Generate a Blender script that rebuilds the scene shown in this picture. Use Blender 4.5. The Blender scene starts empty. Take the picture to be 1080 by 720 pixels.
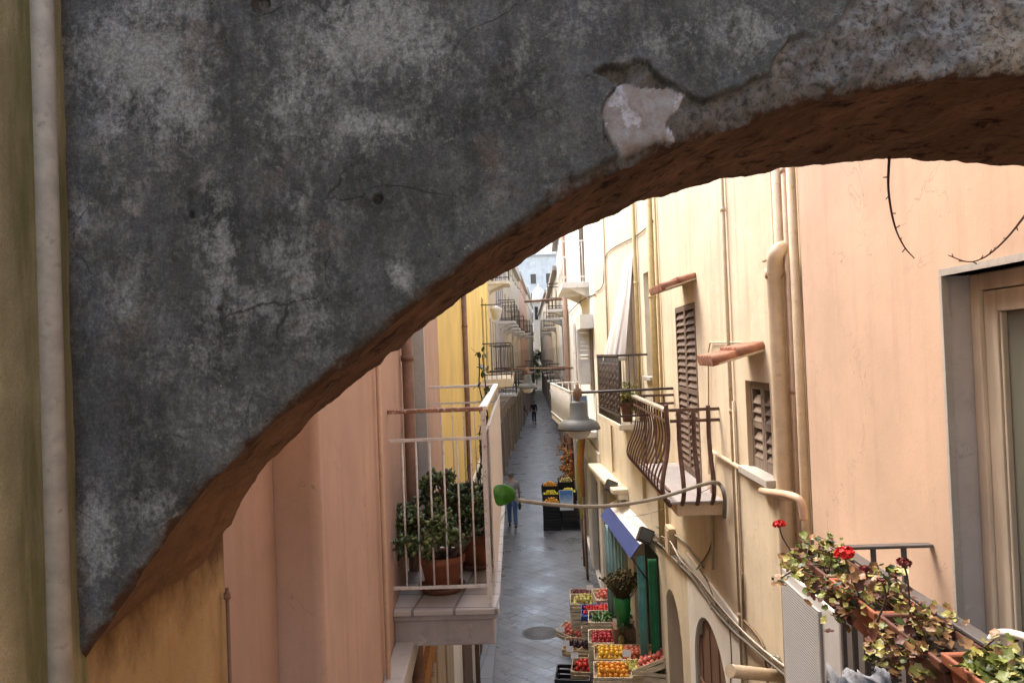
import bpy, bmesh, math, random
import numpy as np
from mathutils import Vector, Matrix, noise
random.seed(11)
R = math.radians
PI = math.pi
S = bpy.context.scene
COL = S.collection

# ------------------------------------------------------------------ camera
FPX = 800.0                                   # focal length in photo pixels (1080 wide)
CAM = Vector((0, 0, 5.5))
yaw, pitch, roll = math.atan(25/800), math.atan(13.3/800), R(2.2)
_f = Vector((-math.sin(yaw)*math.cos(pitch), math.cos(yaw)*math.cos(pitch), math.sin(pitch)))
_r0 = _f.cross(Vector((0, 0, 1))).normalized()
_u0 = _r0.cross(_f)
_r = _r0*math.cos(roll) - _u0*math.sin(roll)
_u = _u0*math.cos(roll) + _r0*math.sin(roll)
cam_data = bpy.data.cameras.new('camera')
cam = bpy.data.objects.new('camera', cam_data)
COL.objects.link(cam)
cam.matrix_world = Matrix(((_r.x, _u.x, -_f.x, CAM.x), (_r.y, _u.y, -_f.y, CAM.y), (_r.z, _u.z, -_f.z, CAM.z), (0, 0, 0, 1)))
cam_data.sensor_width = 36
cam_data.lens = 36*FPX/1080
cam_data.clip_start = 0.05
cam_data.clip_end = 2000
S.camera = cam

# ------------------------------------------------------------------ light
SUN_EL, SUN_AZ = R(58), R(-42)                # azimuth from +Y towards +X
w = bpy.data.worlds.new('World'); S.world = w; w.use_nodes = True
wt = w.node_tree
sky = wt.nodes.new('ShaderNodeTexSky'); sky.sky_type = 'NISHITA'; sky.sun_disc = False
sky.sun_elevation = SUN_EL; sky.sun_rotation = SUN_AZ
sky.air_density = 1.3; sky.dust_density = 4.5
wt.links.new(sky.outputs[0], wt.nodes['Background'].inputs[0])
wt.nodes['Background'].inputs[1].default_value = 0.15
sd = bpy.data.lights.new('sun', 'SUN'); sun = bpy.data.objects.new('sun', sd); COL.objects.link(sun)
sd.energy = .85; sd.angle = R(28); sd.color = (1, .94, .84)
sv = Vector((math.sin(SUN_AZ)*math.cos(SUN_EL), math.cos(SUN_AZ)*math.cos(SUN_EL), math.sin(SUN_EL)))
sun.rotation_euler = sv.to_track_quat('Z', 'Y').to_euler()
sun.location = (0, 0, 40)
S.view_settings.view_transform = 'Standard'; S.view_settings.look = 'None'
S.view_settings.gamma = 1; S.view_settings.exposure = 2.02

# ------------------------------------------------------------------ helpers
def ray(px, py): return _r*((px-540)/FPX) + _u*((360-py)/FPX) + _f
def PY(px, py, Y): d = ray(px, py); return CAM + d*(Y/d.y)
def PX(px, py, X): d = ray(px, py); return CAM + d*(X/d.x)
def PZ(px, py, z): d = ray(px, py); return CAM + d*((z-CAM.z)/d.z)

class Fr:
    """a facade's own frame: u along it, z up, w out to the street"""
    def __init__(s, p0, p1, side):
        s.p = Vector((p0[0], p0[1], 0)); e = Vector((p1[0], p1[1], 0))
        s.U = (e-s.p).normalized(); s.L = (e-s.p).length
        n = Vector((-s.U.y, s.U.x, 0))
        s.N = n if n.x*side < 0 else -n
    def pt(s, u, z, w=0): return s.p + s.U*u + s.N*w + Vector((0, 0, z))
    def hit(s, px, py, w=0):
        d = ray(px, py); t = ((s.p+s.N*w-CAM).dot(s.N))/d.dot(s.N)
        q = CAM+d*t; return (q-s.p).dot(s.U), q.z
    def at(s, px, py, w=0): u, z = s.hit(px, py, w); return s.pt(u, z, w)
    def uY(s, Y): return (Y-s.p.y)/s.U.y

class MB:
    def __init__(s): s.v, s.f, s.m, s.sm = [], [], [], []
    def add(s, vs, fs, m=0, sm=False):
        o = len(s.v); s.v += [Vector(a) for a in vs]
        for f in fs: s.f.append([i+o for i in f]); s.m.append(m); s.sm.append(sm)
        return s
    def poly(s, pts, m=0): return s.add(pts, [list(range(len(pts)))], m)
    def hexa(s, p, m=0):      # 4 bottom, 4 top
        return s.add(p, [(3, 2, 1, 0), (4, 5, 6, 7), (0, 1, 5, 4), (1, 2, 6, 5), (2, 3, 7, 6), (3, 0, 4, 7)], m)
    def box(s, c, d, rot=None, m=0):
        c = Vector(c); h = [x/2 for x in d]
        p = [Vector((a*h[0], b*h[1], e*h[2])) for e in (-1, 1) for a, b in ((-1, -1), (1, -1), (1, 1), (-1, 1))]
        if rot is not None: p = [rot @ q for q in p]
        return s.hexa([c+q for q in p], m)
    def fbox(s, fr, u0, u1, z0, z1, w0, w1, m=0):
        P = fr.pt
        return s.hexa([P(u0, z0, w0), P(u1, z0, w0), P(u1, z0, w1), P(u0, z0, w1), P(u0, z1, w0), P(u1, z1, w0), P(u1, z1, w1), P(u0, z1, w1)], m)
    def tube(s, pts, r, n=8, m=0, caps=True, flat=1.0):
        pts = [Vector(p) for p in pts]; rs = r if isinstance(r, (list, tuple)) else [r]*len(pts)
        vs, fs = [], []; ref = None
        for i, p in enumerate(pts):
            t = (pts[min(i+1, len(pts)-1)]-pts[max(i-1, 0)]).normalized()
            if ref is None:
                ref = Vector((0, 0, 1)) if abs(t.z) < .9 else Vector((1, 0, 0))
            a = t.cross(ref).normalized(); b = a.cross(t); ref = b
            for k in range(n):
                q = 2*PI*k/n; vs.append(p + (a*math.cos(q)+b*math.sin(q)*flat)*rs[i])
        for i in range(len(pts)-1):
            for k in range(n): fs.append((i*n+k, i*n+(k+1) % n, (i+1)*n+(k+1) % n, (i+1)*n+k))
        s.add(vs, fs, m, True)
        if caps:
            s.add(vs[:n], [list(range(n))[::-1]], m); s.add(vs[-n:], [list(range(n))], m)
        return s
    def lathe(s, c, prof, n=20, m=0, axis=None):
        c = Vector(c); vs, fs = [], []
        q = (axis or Vector((0, 0, 1))).to_track_quat('Z', 'Y')
        for r, z in prof:
            for k in range(n): vs.append(c + q @ Vector((r*math.cos(2*PI*k/n), r*math.sin(2*PI*k/n), z)))
        for i in range(len(prof)-1):
            for k in range(n): fs.append((i*n+k, i*n+(k+1) % n, (i+1)*n+(k+1) % n, (i+1)*n+k))
        return s.add(vs, fs, m, True)
    def ball(s, c, r, seg=10, rings=7, m=0, rot=None):
        c = Vector(c); r = r if isinstance(r, (list, tuple)) else (r, r, r); vs = []; fs = []
        for i in range(rings+1):
            a = PI*i/rings
            for k in range(seg):
                b = 2*PI*k/seg; p = Vector((r[0]*math.sin(a)*math.cos(b), r[1]*math.sin(a)*math.sin(b), r[2]*math.cos(a)))
                vs.append(c+(rot @ p if rot is not None else p))
        for i in range(rings):
            for k in range(seg): fs.append((i*seg+k, (i+1)*seg+k, (i+1)*seg+(k+1) % seg, i*seg+(k+1) % seg))
        return s.add(vs, fs, m, True)
    def build(s, name, mats, parent=None, label=None, cat=None, group=None, kind=None, bevel=0, loc=None):
        mats = mats if isinstance(mats, (list, tuple)) else [mats]
        if loc is None:
            if parent is not None: loc = parent_loc(parent)
            else:
                xs = [v.x for v in s.v]; ys = [v.y for v in s.v]; zs = [v.z for v in s.v]
                loc = Vector(((min(xs)+max(xs))/2, (min(ys)+max(ys))/2, min(zs)))
        me = bpy.data.meshes.new(name)
        me.from_pydata([v-loc for v in s.v], [], s.f)
        for mt in mats: me.materials.append(mt)
        me.polygons.foreach_set('material_index', s.m)
        me.polygons.foreach_set('use_smooth', s.sm)
        me.update()
        bm = bmesh.new(); bm.from_mesh(me); bmesh.ops.remove_doubles(bm, verts=bm.verts, dist=1e-5)
        bm.to_mesh(me); bm.free()
        o = bpy.data.objects.new(name, me); COL.objects.link(o)
        if parent is not None: o.parent = parent
        else: o.location = loc
        if bevel:
            b = o.modifiers.new('bevel', 'BEVEL'); b.width = bevel; b.segments = 2; b.limit_method = 'ANGLE'
        tag(o, label, cat, group, kind); return o

def parent_loc(p):
    v = Vector((0, 0, 0))
    while p is not None: v += p.location; p = p.parent
    return v
def tag(o, label=None, cat=None, group=None, kind=None):
    if label: o['label'] = label
    if cat: o['category'] = cat
    if group: o['group'] = group
    if kind: o['kind'] = kind
    return o
def thing(name, loc, label, cat, group=None):
    o = bpy.data.objects.new(name, None); COL.objects.link(o); o.location = Vector(loc); o.empty_display_size = .1
    return tag(o, label, cat, group)
def copy_tree(o, loc=None, parent=None, rotz=None, label=None):
    c = o.copy(); COL.objects.link(c)
    if parent is not None: c.parent = parent
    if loc is not None: c.location = loc
    if rotz is not None: c.rotation_euler.z = rotz
    if label: c['label'] = label
    for ch in list(o.children): copy_tree(ch, None, c)
    return c
def smooth_path(pts, k=6):
    pts = [Vector(p) for p in pts]; out = []
    for i in range(len(pts)-1):
        p0, p1, p2, p3 = pts[max(i-1, 0)], pts[i], pts[i+1], pts[min(i+2, len(pts)-1)]
        for j in range(k):
            t = j/k
            out.append(.5*((2*p1)+(p2-p0)*t+(2*p0-5*p1+4*p2-p3)*t*t+(3*p1-p0-3*p2+p3)*t**3))
    return out+[pts[-1]]
def droop(a, b, sag, n=14):
    a, b = Vector(a), Vector(b)
    return [a.lerp(b, i/n)-Vector((0, 0, sag*4*(i/n)*(1-i/n))) for i in range(n+1)]

# ------------------------------------------------------------------ materials
class NT:
    def __init__(s, name, rough=.8, spec=.5):
        s.mat = bpy.data.materials.new(name); s.mat.use_nodes = True; s.t = s.mat.node_tree
        s.b = s.t.nodes['Principled BSDF']; s.b.inputs['Roughness'].default_value = rough
        s.b.inputs['Specular IOR Level'].default_value = spec
        s._pos = None
    def new(s, t, **kw):
        n = s.t.nodes.new(t)
        for k, v in kw.items(): setattr(n, k, v)
        return n
    def put(s, sock, v):
        if hasattr(v, 'is_linked') or isinstance(v, bpy.types.NodeSocket): s.t.links.new(v, sock)
        else:
            if sock.type == 'RGBA' and len(v) == 3: v = (*v, 1)
            sock.default_value = v
    @property
    def pos(s):
        if s._pos is None: s._pos = s.new('ShaderNodeNewGeometry').outputs['Position']
        return s._pos
    def map(s, scale=(1, 1, 1), rot=(0, 0, 0), loc=(0, 0, 0), vec=None):
        n = s.new('ShaderNodeMapping'); s.put(n.inputs[0], vec or s.pos)
        n.inputs['Scale'].default_value = scale; n.inputs['Rotation'].default_value = rot; n.inputs['Location'].default_value = loc
        return n.outputs[0]
    def noise(s, scale, detail=4, rough=.55, vec=None, dist=0):
        n = s.new('ShaderNodeTexNoise'); s.put(n.inputs['Vector'], vec or s.pos)
        n.inputs['Scale'].default_value = scale; n.inputs['Detail'].default_value = detail
        n.inputs['Roughness'].default_value = rough; n.inputs['Distortion'].default_value = dist
        return n.outputs['Fac']
    def ramp(s, fac, lo, hi, a=0.0, b=1.0):
        n = s.new('ShaderNodeMapRange'); s.put(n.inputs[0], fac)
        for i, v in enumerate((lo, hi, a, b)): n.inputs[i+1].default_value = v
        return n.outputs[0]
    def mix(s, fac, a, b, mode='MIX'):
        n = s.new('ShaderNodeMix', data_type='RGBA', blend_type=mode)
        s.put(n.inputs[0], fac); s.put(n.inputs[6], a); s.put(n.inputs[7], b); return n.outputs[2]
    def math(s, op, a, b=0.0):
        n = s.new('ShaderNodeMath', operation=op); s.put(n.inputs[0], a); s.put(n.inputs[1], b); return n.outputs[0]
    def sep(s, i):
        n = s.new('ShaderNodeSeparateXYZ'); s.put(n.inputs[0], s.pos); return n.outputs[i]
    def attr(s, name): return s.new('ShaderNodeAttribute', attribute_name=name).outputs['Fac']
    def bump(s, h, strength=.3, dist=.01):
        n = s.new('ShaderNodeBump'); n.inputs['Strength'].default_value = strength; n.inputs['Distance'].default_value = dist
        s.put(n.inputs['Height'], h); s.t.links.new(n.outputs[0], s.b.inputs['Normal'])
    def color(s, c): s.put(s.b.inputs['Base Color'], c); return s
def mul(c, k): return tuple(min(1, x*k) for x in c)

def plaster(name, c, stain=None, amt=.35, sc=1.0, streak=.45, bump=.25, rough=.9, light=None):
    n = NT(name, rough, .25)
    big = n.ramp(n.noise(.9*sc, 5, .6), .35, .68)
    col = n.mix(big, mul(c, .88), light or mul(c, 1.1))
    st = n.ramp(n.noise(1.0, 6, .65, n.map((5*sc, 5*sc, .35*sc))), .5, .78, 0, streak)
    col = n.mix(st, col, stain or mul(c, .62))
    bl = n.ramp(n.noise(3.2*sc, 8, .7, dist=.6), .56, .74, 0, amt)
    col = n.mix(bl, col, stain or mul(c, .7))
    fine = n.noise(55*sc, 4, .6)
    col = n.mix(n.ramp(fine, .3, .7, 0, .16), col, mul(c, .72))
    ck = n.ramp(n.math('ABSOLUTE', n.math('SUBTRACT', n.noise(1.3*sc, 5, .55, dist=.8), .5)), .0035, 0)
    ck = n.math('MULTIPLY', ck, n.ramp(n.noise(1.1*sc, 3, .5, n.map((1, 1, 1), loc=(7, 3, 5))), .5, .62))
    col = n.mix(n.math('MULTIPLY', ck, .55), col, mul(c, .35))
    wear = n.ramp(n.noise(4.5*sc, 9, .78, n.map((1, 1, 1), loc=(1, 8, 3))), .58, .66, 0, amt*.9)
    col = n.mix(wear, col, mul(c, 1.12) if amt < .3 else tuple(min(.85, .5*x+.38) for x in c))
    n.color(col)
    h = n.math('ADD', n.math('MULTIPLY', fine, .3), n.noise(7*sc, 6, .6))
    n.bump(h, bump, .012); return n.mat

def paint(name, c, rough=.5, var=.2, rust=None, ramt=.5, sc=1., metal=0, spec=.5):
    n = NT(name, rough, spec)
    col = n.mix(n.ramp(n.noise(9*sc, 5, .6), .35, .7), mul(c, 1-var), mul(c, 1+var*.5))
    if rust: col = n.mix(n.ramp(n.noise(22*sc, 6, .7), .62-.2*ramt, .72-.15*ramt), col, rust)
    n.color(col); n.b.inputs['Metallic'].default_value = metal
    n.bump(n.noise(60*sc, 3, .5), .12, .004); return n.mat

def wood(name, c, sc=1., rough=.75, axis=2):
    n = NT(name, rough, .3); s3 = [28*sc]*3; s3[axis] = 2*sc
    g = n.noise(1, 6, .65, n.map(tuple(s3)))
    col = n.mix(n.ramp(g, .35, .68), mul(c, .66), mul(c, 1.18))
    n.color(n.mix(n.ramp(n.noise(5*sc, 4), .5, .75, 0, .4), col, mul(c, .55)))
    n.bump(g, .3, .006); return n.mat

def leafmat(name, c, var=.35, rough=.45):
    n = NT(name, rough, .4)
    n.color(n.mix(n.ramp(n.noise(26, 3), .35, .68), mul(c, 1-var), mul(c, 1+var)))
    n.b.inputs['Subsurface Weight'].default_value = 0
    return n.mat
def plain(name, c, rough=.6, spec=.5, metal=0): return paint(name, c, rough, .12, metal=metal, spec=spec)

M = {}
M['peach'] = plaster('peach plaster', (.575, .40, .29), stain=(.42, .28, .195), sc=1.6, streak=.5, amt=.28, bump=.12)
M['yellow'] = plaster('cream yellow plaster', (.675, .56, .40), stain=(.42, .31, .20), sc=1.4, streak=.7, amt=.5, bump=.25)
M['cream'] = plaster('pale cream plaster', (.73, .645, .50), stain=(.47, .37, .25), sc=1.1, amt=.5, streak=.65)
M['white'] = plaster('white plaster', (.80, .765, .70), stain=(.52, .46, .38), amt=.4)
M['white_lower'] = plaster('white limewash', (.82, .77, .68), stain=(.6, .5, .38), amt=.3)
M['pink'] = plaster('pink plaster', (.525, .345, .252), stain=(.33, .215, .16), sc=1.7, streak=.5, amt=.28, bump=.12)
M['bright_yellow'] = plaster('bright yellow plaster', (.80, .58, .20), stain=(.62, .43, .17), streak=.3, amt=.2)
M['beige'] = plaster('beige plaster', (.66, .56, .40), stain=(.30, .23, .15), amt=.5)
M['mauve'] = plaster('grey mauve plaster', (.56, .50, .47), stain=(.28, .2, .19), amt=.5)
M['brownstone'] = plaster('brown stone', (.48, .39, .28), stain=(.22, .17, .13), amt=.55)
M['stone_trim'] = plaster('grey stone trim', (.47, .43, .38), stain=(.28, .24, .2), sc=3, amt=.4)
M['salmon'] = plaster('salmon plaster', (.70, .45, .31), stain=(.45, .29, .2))
M['dark'] = plain('dark interior', (.02, .018, .016), .9)
M['pipe_cream'] = paint('cream painted pipe', (.55, .43, .285), .55, .15, (.40, .22, .10), .15)
M['pipe_peach'] = paint('peach painted pipe', (.55, .37, .245), .55, .12, (.42, .24, .14), .12)
M['pipe_yellow'] = paint('yellow painted pipe', (.60, .46, .21), .55, .15, (.40, .26, .10), .2)
M['pipe_grey'] = paint('weathered beige plastic pipe', (.42, .355, .255), .6, .22, (.28, .23, .16), .2, sc=2.5)
M['pipe_brown'] = paint('rusty brown pipe', (.24, .13, .08), .7, .3)
M['iron_brown'] = paint('brown painted iron', (.105, .05, .034), .5, .3, (.26, .11, .05), .25, sc=2)
M['iron_dark'] = paint('dark iron', (.045, .035, .032), .55, .3)
M['iron_grey'] = paint('grey painted iron', (.10, .09, .085), .45, .25, (.18, .10, .06), .15)
M['white_rust'] = paint('white paint over rusty iron', (.70, .66, .60), .55, .12, (.26, .11, .06), .22, sc=2)
M['rust'] = paint('rusty handrail', (.30, .15, .09), .7, .3, (.62, .55, .48), .4, sc=2)
M['white_paint'] = paint('white paint', (.80, .78, .74), .5, .08)
M['lamp_grey'] = paint('grey enamel', (.105, .108, .098), .6, .1)
M['lamp_white'] = paint('translucent white glass', (.60, .58, .52), .3, .06)
M['shutter'] = wood('brown shutter wood', (.17, .115, .085), 1.0)
M['shutter_grey'] = wood('grey brown shutter wood', (.25, .19, .145), 1.0)
M['shutter_green'] = wood('dark green shutter wood', (.05, .07, .05))
M['door_wood'] = wood('brown door wood', (.22, .12, .075), .8)
M['tile'] = paint('terracotta roof tile', (.37, .16, .09), .8, .35, (.25, .13, .08), .2, sc=1.5)
M['terra'] = paint('terracotta planter', (.36, .115, .05), .7, .22, (.25, .11, .07), .2)
M['terra_brown'] = paint('brown plastic planter', (.15, .055, .032), .55, .25)
M['glass'] = NT('dark window glass', .08, .5).color((.05, .055, .048)).mat
M['cable_black'] = plain('black cable', (.03, .028, .026), .6)
M['cable_grey'] = plain('grey cable', (.22, .195, .16), .6)
M['cable_brown'] = plain('brown cable', (.20, .13, .075), .7)
M['marble'] = plaster('grey marble', (.52, .475, .46), stain=(.30, .27, .265), sc=4, streak=.2, amt=.5, bump=.05, rough=.5)
M['frame_cream'] = wood('cream painted wood', (.68, .57, .44), .35, .6)
# ------------------------------------------------------------------ ground
def ground_mat():
    n = NT('wet basalt paving', .4, .5)
    v = n.map((1, 1, 1), (0, 0, R(43)))
    br = n.new('ShaderNodeTexBrick'); n.put(br.inputs['Vector'], v)
    br.offset = .5
    br.inputs['Scale'].default_value = 1
    br.inputs['Brick Width'].default_value = .52; br.inputs['Row Height'].default_value = .27
    br.inputs['Mortar Size'].default_value = .010; br.inputs['Mortar Smooth'].default_value = .3
    n.put(br.inputs['Color1'], (.145, .157, .175)); n.put(br.inputs['Color2'], (.215, .228, .245)); n.put(br.inputs['Mortar'], (.03, .029, .029))
    col = n.mix(n.ramp(n.noise(1.6, 6, .65), .35, .7, 0, .6), br.outputs['Color'], (.13, .14, .155))
    col = n.mix(n.ramp(n.noise(40, 4, .6), .4, .75, 0, .5), col, (.12, .12, .12))
    col = n.mix(n.ramp(n.noise(2.6, 8, .75, dist=1), .6, .75, 0, .55), col, (.27, .255, .225))
    n.color(col)
    n.put(n.b.inputs['Roughness'], n.ramp(n.noise(1.1, 6, .6), .35, .7, .22, .48))
    h = n.math('SUBTRACT', n.math('MULTIPLY', n.noise(9, 5, .6), .6), n.math('MULTIPLY', br.outputs['Fac'], .8))
    n.bump(h, .4, .012); return n.mat
M['paving'] = ground_mat()
def strip_mat(name, c, bw, rh):
    n = NT(name, .5, .4)
    br = n.new('ShaderNodeTexBrick'); n.put(br.inputs['Vector'], n.map((1, 1, 1), (0, 0, R(4)), (.1, .2, 0))); br.offset = 0
    br.inputs['Scale'].default_value = 1; br.inputs['Brick Width'].default_value = bw; br.inputs['Row Height'].default_value = rh
    br.inputs['Mortar Size'].default_value = .008
    n.put(br.inputs['Color1'], mul(c, .9)); n.put(br.inputs['Color2'], mul(c, 1.08)); n.put(br.inputs['Mortar'], mul(c, .45))
    n.color(n.mix(n.ramp(n.noise(7, 7, .7), .5, .75, 0, .5), br.outputs['Color'], mul(c, .7)))
    n.bump(n.noise(30, 4), .2, .006); return n.mat
M['kerb'] = strip_mat('grey kerb slabs', (.22, .225, .24), .5, 1.0)
M['pale_strip'] = strip_mat('pale pavement slabs', (.46, .44, .39), .34, .34)
MB().poly([(-400, -300, 0), (400, -300, 0), (400, 900, 0), (-400, 900, 0)]).build('ground', M['paving'], kind='structure', loc=Vector((0, 0, 0)))
MB().hexa([(-1.62, 5, 0), (-1.12, 5, 0), (-1.24, 13.9, 0), (-1.62, 13.9, 0), (-1.62, 5, .05), (-1.12, 5, .05), (-1.24, 13.9, .05), (-1.62, 13.9, .05)]).build('pavement', M['pale_strip'], kind='structure')
MB().hexa([(-1.117, 5, 0), (-.86, 5, 0), (-.98, 15.5, 0), (-1.237, 15.5, 0), (-1.117, 5, .04), (-.86, 5, .04), (-.98, 15.5, .04), (-1.237, 15.5, .04)]).build('kerb', M['kerb'], kind='structure')

# ------------------------------------------------------------------ stone arch across the lane
YF, YB = 1.33, 1.92
front_px = [(79, 720), (85, 710), (112, 658), (145, 607), (180, 556), (210, 519), (240, 490), (290, 443), (340, 402), (400, 352), (450, 310), (520, 258), (560, 231), (600, 205), (640, 184), (680, 167), (720, 151), (760, 137), (800, 124), (830, 113), (880, 100), (920, 92), (1000, 81), (1080, 75)]
back_px = [(213, 626), (222, 598), (232, 572), (255, 531), (285, 487), (330, 440), (400, 385), (470, 331), (540, 285), (600, 249), (680, 215), (760, 190), (830, 180), (900, 174), (960, 170), (1030, 173), (1080, 179)]
XL, XR = -.83, 1.5
def curve(px, Y, tail):
    p = [PY(a, b, Y) for a, b in px]; p = [(q.x, q.z) for q in p]
    p = [q for q in p if q[0] > XL+.002]
    p = [(XL-.02, p[0][1]-.09)] + p + tail
    return np.array([q[0] for q in p]), np.array([q[1] for q in p])
fx, fz = curve(front_px, YF, [(1.05, 5.945), (1.25, 5.88), (1.52, 5.75)])
bx, bz = curve(back_px, YB, [(1.36, 5.83), (1.52, 5.74)])
# columns: dense where the arch is steep
xs = np.concatenate([np.linspace(XL-.01, -.45, 170), np.linspace(-.45, 1.25, 700)[1:], np.linspace(1.25, 1.52, 40)[1:]])
def sm(z, k=5):
    zp = np.pad(z, k, mode='edge'); return np.convolve(zp, np.ones(2*k+1)/(2*k+1), 'valid')
zf = sm(np.interp(xs, fx, fz)); zb = sm(np.interp(xs, bx, bz))
zrows = np.concatenate([[0, .003, .007, .012, .018, .026, .034, .043], np.arange(.049, 1.36, .0048), [1.5, 1.8, 2.3]])
NXc, NRr = len(xs), len(zrows)
def poly_sd(P, poly):       # signed distance, negative inside
    poly = np.array(poly); d = np.full(len(P), 1e9); ins = np.zeros(len(P), bool)
    for i in range(len(poly)):
        a, b = poly[i], poly[(i+1) % len(poly)]; e = b-a
        t = np.clip(((P-a) @ e)/(e @ e), 0, 1); q = P-(a+t[:, None]*e)
        d = np.minimum(d, np.hypot(q[:, 0], q[:, 1]))
        c = (a[1] > P[:, 1]) != (b[1] > P[:, 1])
        with np.errstate(divide='ignore', invalid='ignore'):
            xi = (b[0]-a[0])*(P[:, 1]-a[1])/(b[1]-a[1])+a[0]
        ins ^= c & (P[:, 0] < xi)
    return np.where(ins, -d, d)
toXZ = lambda L: [(PY(a, b, YF).x, PY(a, b, YF).z) for a, b in L]
lost_px = [(470, 330), (520, 252), (560, 222), (590, 196), (625, 175), (648, 166), (634, 122), (646, 91), (625, 77), (652, 70), (664, 60), (682, 65), (702, 84), (735, 106), (762, 97), (787, 90), (800, 78), (812, 76), (830, 47), (846, 36), (862, 46), (885, 28), (905, -10), (1300, -60), (1300, 300), (700, 400)]
patch_px = [(646, 90), (654, 84), (663, 90), (674, 94), (690, 92), (706, 93), (724, 99), (718, 110), (708, 122), (706, 134), (717, 148), (697, 153), (682, 147), (668, 157), (650, 166), (648, 148), (640, 136), (634, 122), (642, 112)]
# flakes broken off at other places
chips = [(PY(a, b, YF), r) for a, b, r in ((275, 5, .020), (398, 211, .010), (201, 228, .008), (232, 326, .007))]
X2 = np.repeat(xs[:, None], NRr, 1); Zr = np.repeat(zrows[None, :], NXc, 0); Z2 = zf[:, None]+Zr
flat = np.stack([X2.ravel(), Z2.ravel()], 1)
NV = np.array([noise.noise_vector(Vector((x*9, 0, z*9)))[:] for x, z in flat])
NV2 = np.array([noise.noise_vector(Vector((x*38, 3, z*38)))[:] for x, z in flat])
warp = flat+NV[:, [0, 2]]*.012+NV2[:, [0, 2]]*.008
sdl = poly_sd(warp, toXZ(lost_px)); sdp = poly_sd(warp, toXZ(patch_px))
for c, r in chips:
    sdl = np.minimum(sdl, np.hypot(flat[:, 0]-c.x+NV2[:, 0]*r*.7, flat[:, 1]-c.z+NV2[:, 2]*r*.7)+NV[:, 1]*r*.5-r*.75)
ss = lambda t: np.clip(t, 0, 1)**2*(3-2*np.clip(t, 0, 1))
wid = np.where(flat[:, 0] > .47, .006+.16*np.clip(flat[:, 0]-.47, 0, .3), .0032)
lost = ss(.5*(wid > .0061)*np.clip((wid-.006)/.03, 0, 1)-sdl/wid+.35*np.clip((wid-.006)/.03, 0, 1)*NV2[:, 1]); patch = ss(-sdp/.0025)
rub = np.array([noise.fractal(Vector((x*24, 1.3, z*24)), 1.0, 2.1, 6) for x, z in flat])
rub2 = np.array([noise.fractal(Vector((x*8, 7.3, z*8)), .8, 2.2, 6) for x, z in flat])
edge = Zr.ravel()
slope = np.gradient(zf, xs); cosn = np.repeat((1/np.sqrt(1+slope**2))[:, None], NRr, 1).ravel()
de = edge*cosn
ragged = .012+.010*rub2+.02*lost
rnd = np.clip(1-de/np.clip(ragged+.006, .005, .035), 0, 1)
yoff = lost*(.009+.013*rub+.010*rub2)*(1-.75*patch) + .0012*rub*(1-lost) + rub2*.004 + rnd**2*.02*(1+.6*rub)
yoff += np.where((sdl > 0) & (sdl < .02), -.003*(1-sdl/.02), 0)
yoff[np.isnan(yoff)] = 0
def zones(L):
    f = np.zeros(len(flat))
    for a, b, rx, ry, k in L:
        q = PY(a, b, YF); sx, sz = rx*YF/800, ry*YF/800
        f = np.maximum(f, k*np.exp(-(((flat[:, 0]-q.x+NV[:, 0]*.03)/sx)**2+((flat[:, 1]-q.z+NV[:, 2]*.03)/sz)**2)))
    return f
pale = zones([(150, 60, 75, 55, 1), (195, 100, 30, 75, 1), (118, 120, 26, 20, 1), (320, 90, 50, 80, .7), (390, 40, 80, 60, .9), (450, 50, 50, 60, .6), (400, 138, 50, 22, .9), (228, 262, 22, 60, .8), (310, 290, 40, 60, .5), (431, 290, 16, 22, .8), (90, 230, 18, 40, .6), (130, 310, 40, 60, .45), (250, 320, 60, 40, .5), (100, 575, 26, 60, 1), (160, 540, 40, 50, .5), (240, 440, 60, 40, .45), (170, 20, 60, 30, .8), (700, 40, 90, 30, .35), (330, 220, 40, 40, .35), (560, 60, 40, 40, .3), (120, 200, 30, 40, .4), (345, 430, 30, 20, .5), (200, 380, 50, 40, .4), (330, 340, 40, 30, .45), (610, 20, 50, 30, .4), (800, 30, 60, 40, .5)])
dark = zones([(235, 60, 30, 60, .7), (250, 160, 70, 40, .6), (150, 450, 50, 80, .8), (270, 225, 90, 40, .6), (520, 130, 80, 100, .6), (600, 190, 60, 60, .6), (200, 530, 40, 40, .7), (85, 330, 30, 90, .5), (420, 200, 70, 40, .4), (110, 90, 20, 60, .5), (370, 330, 60, 50, .5), (640, 40, 60, 30, .4), (400, 100, 40, 20, .5)])
arch = thing('stone_arch', (0.3, (YF+YB)/2, 4.9), 'dark weathered stone arch spanning the lane above, its plaster flaking', 'arch')
def grid_obj(name, verts, nx, nr, mat, attrs, parent):
    me = bpy.data.meshes.new(name); L = parent_loc(parent)
    i = np.arange(nx-1)[:, None]*nr+np.arange(nr-1)[None, :]
    f = np.stack([i, i+nr, i+nr+1, i+1], -1).reshape(-1, 4)
    me.from_pydata((verts-np.array(L[:])).tolist(), [], f.tolist())
    for k, v in attrs.items():
        a = me.attributes.new(k, 'FLOAT', 'POINT'); a.data.foreach_set('value', np.ascontiguousarray(v, dtype=np.float32))
    me.polygons.foreach_set('use_smooth', [True]*len(me.polygons)); me.materials.append(mat); me.update()
    o = bpy.data.objects.new(name, me); COL.objects.link(o); o.parent = parent; return o
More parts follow.
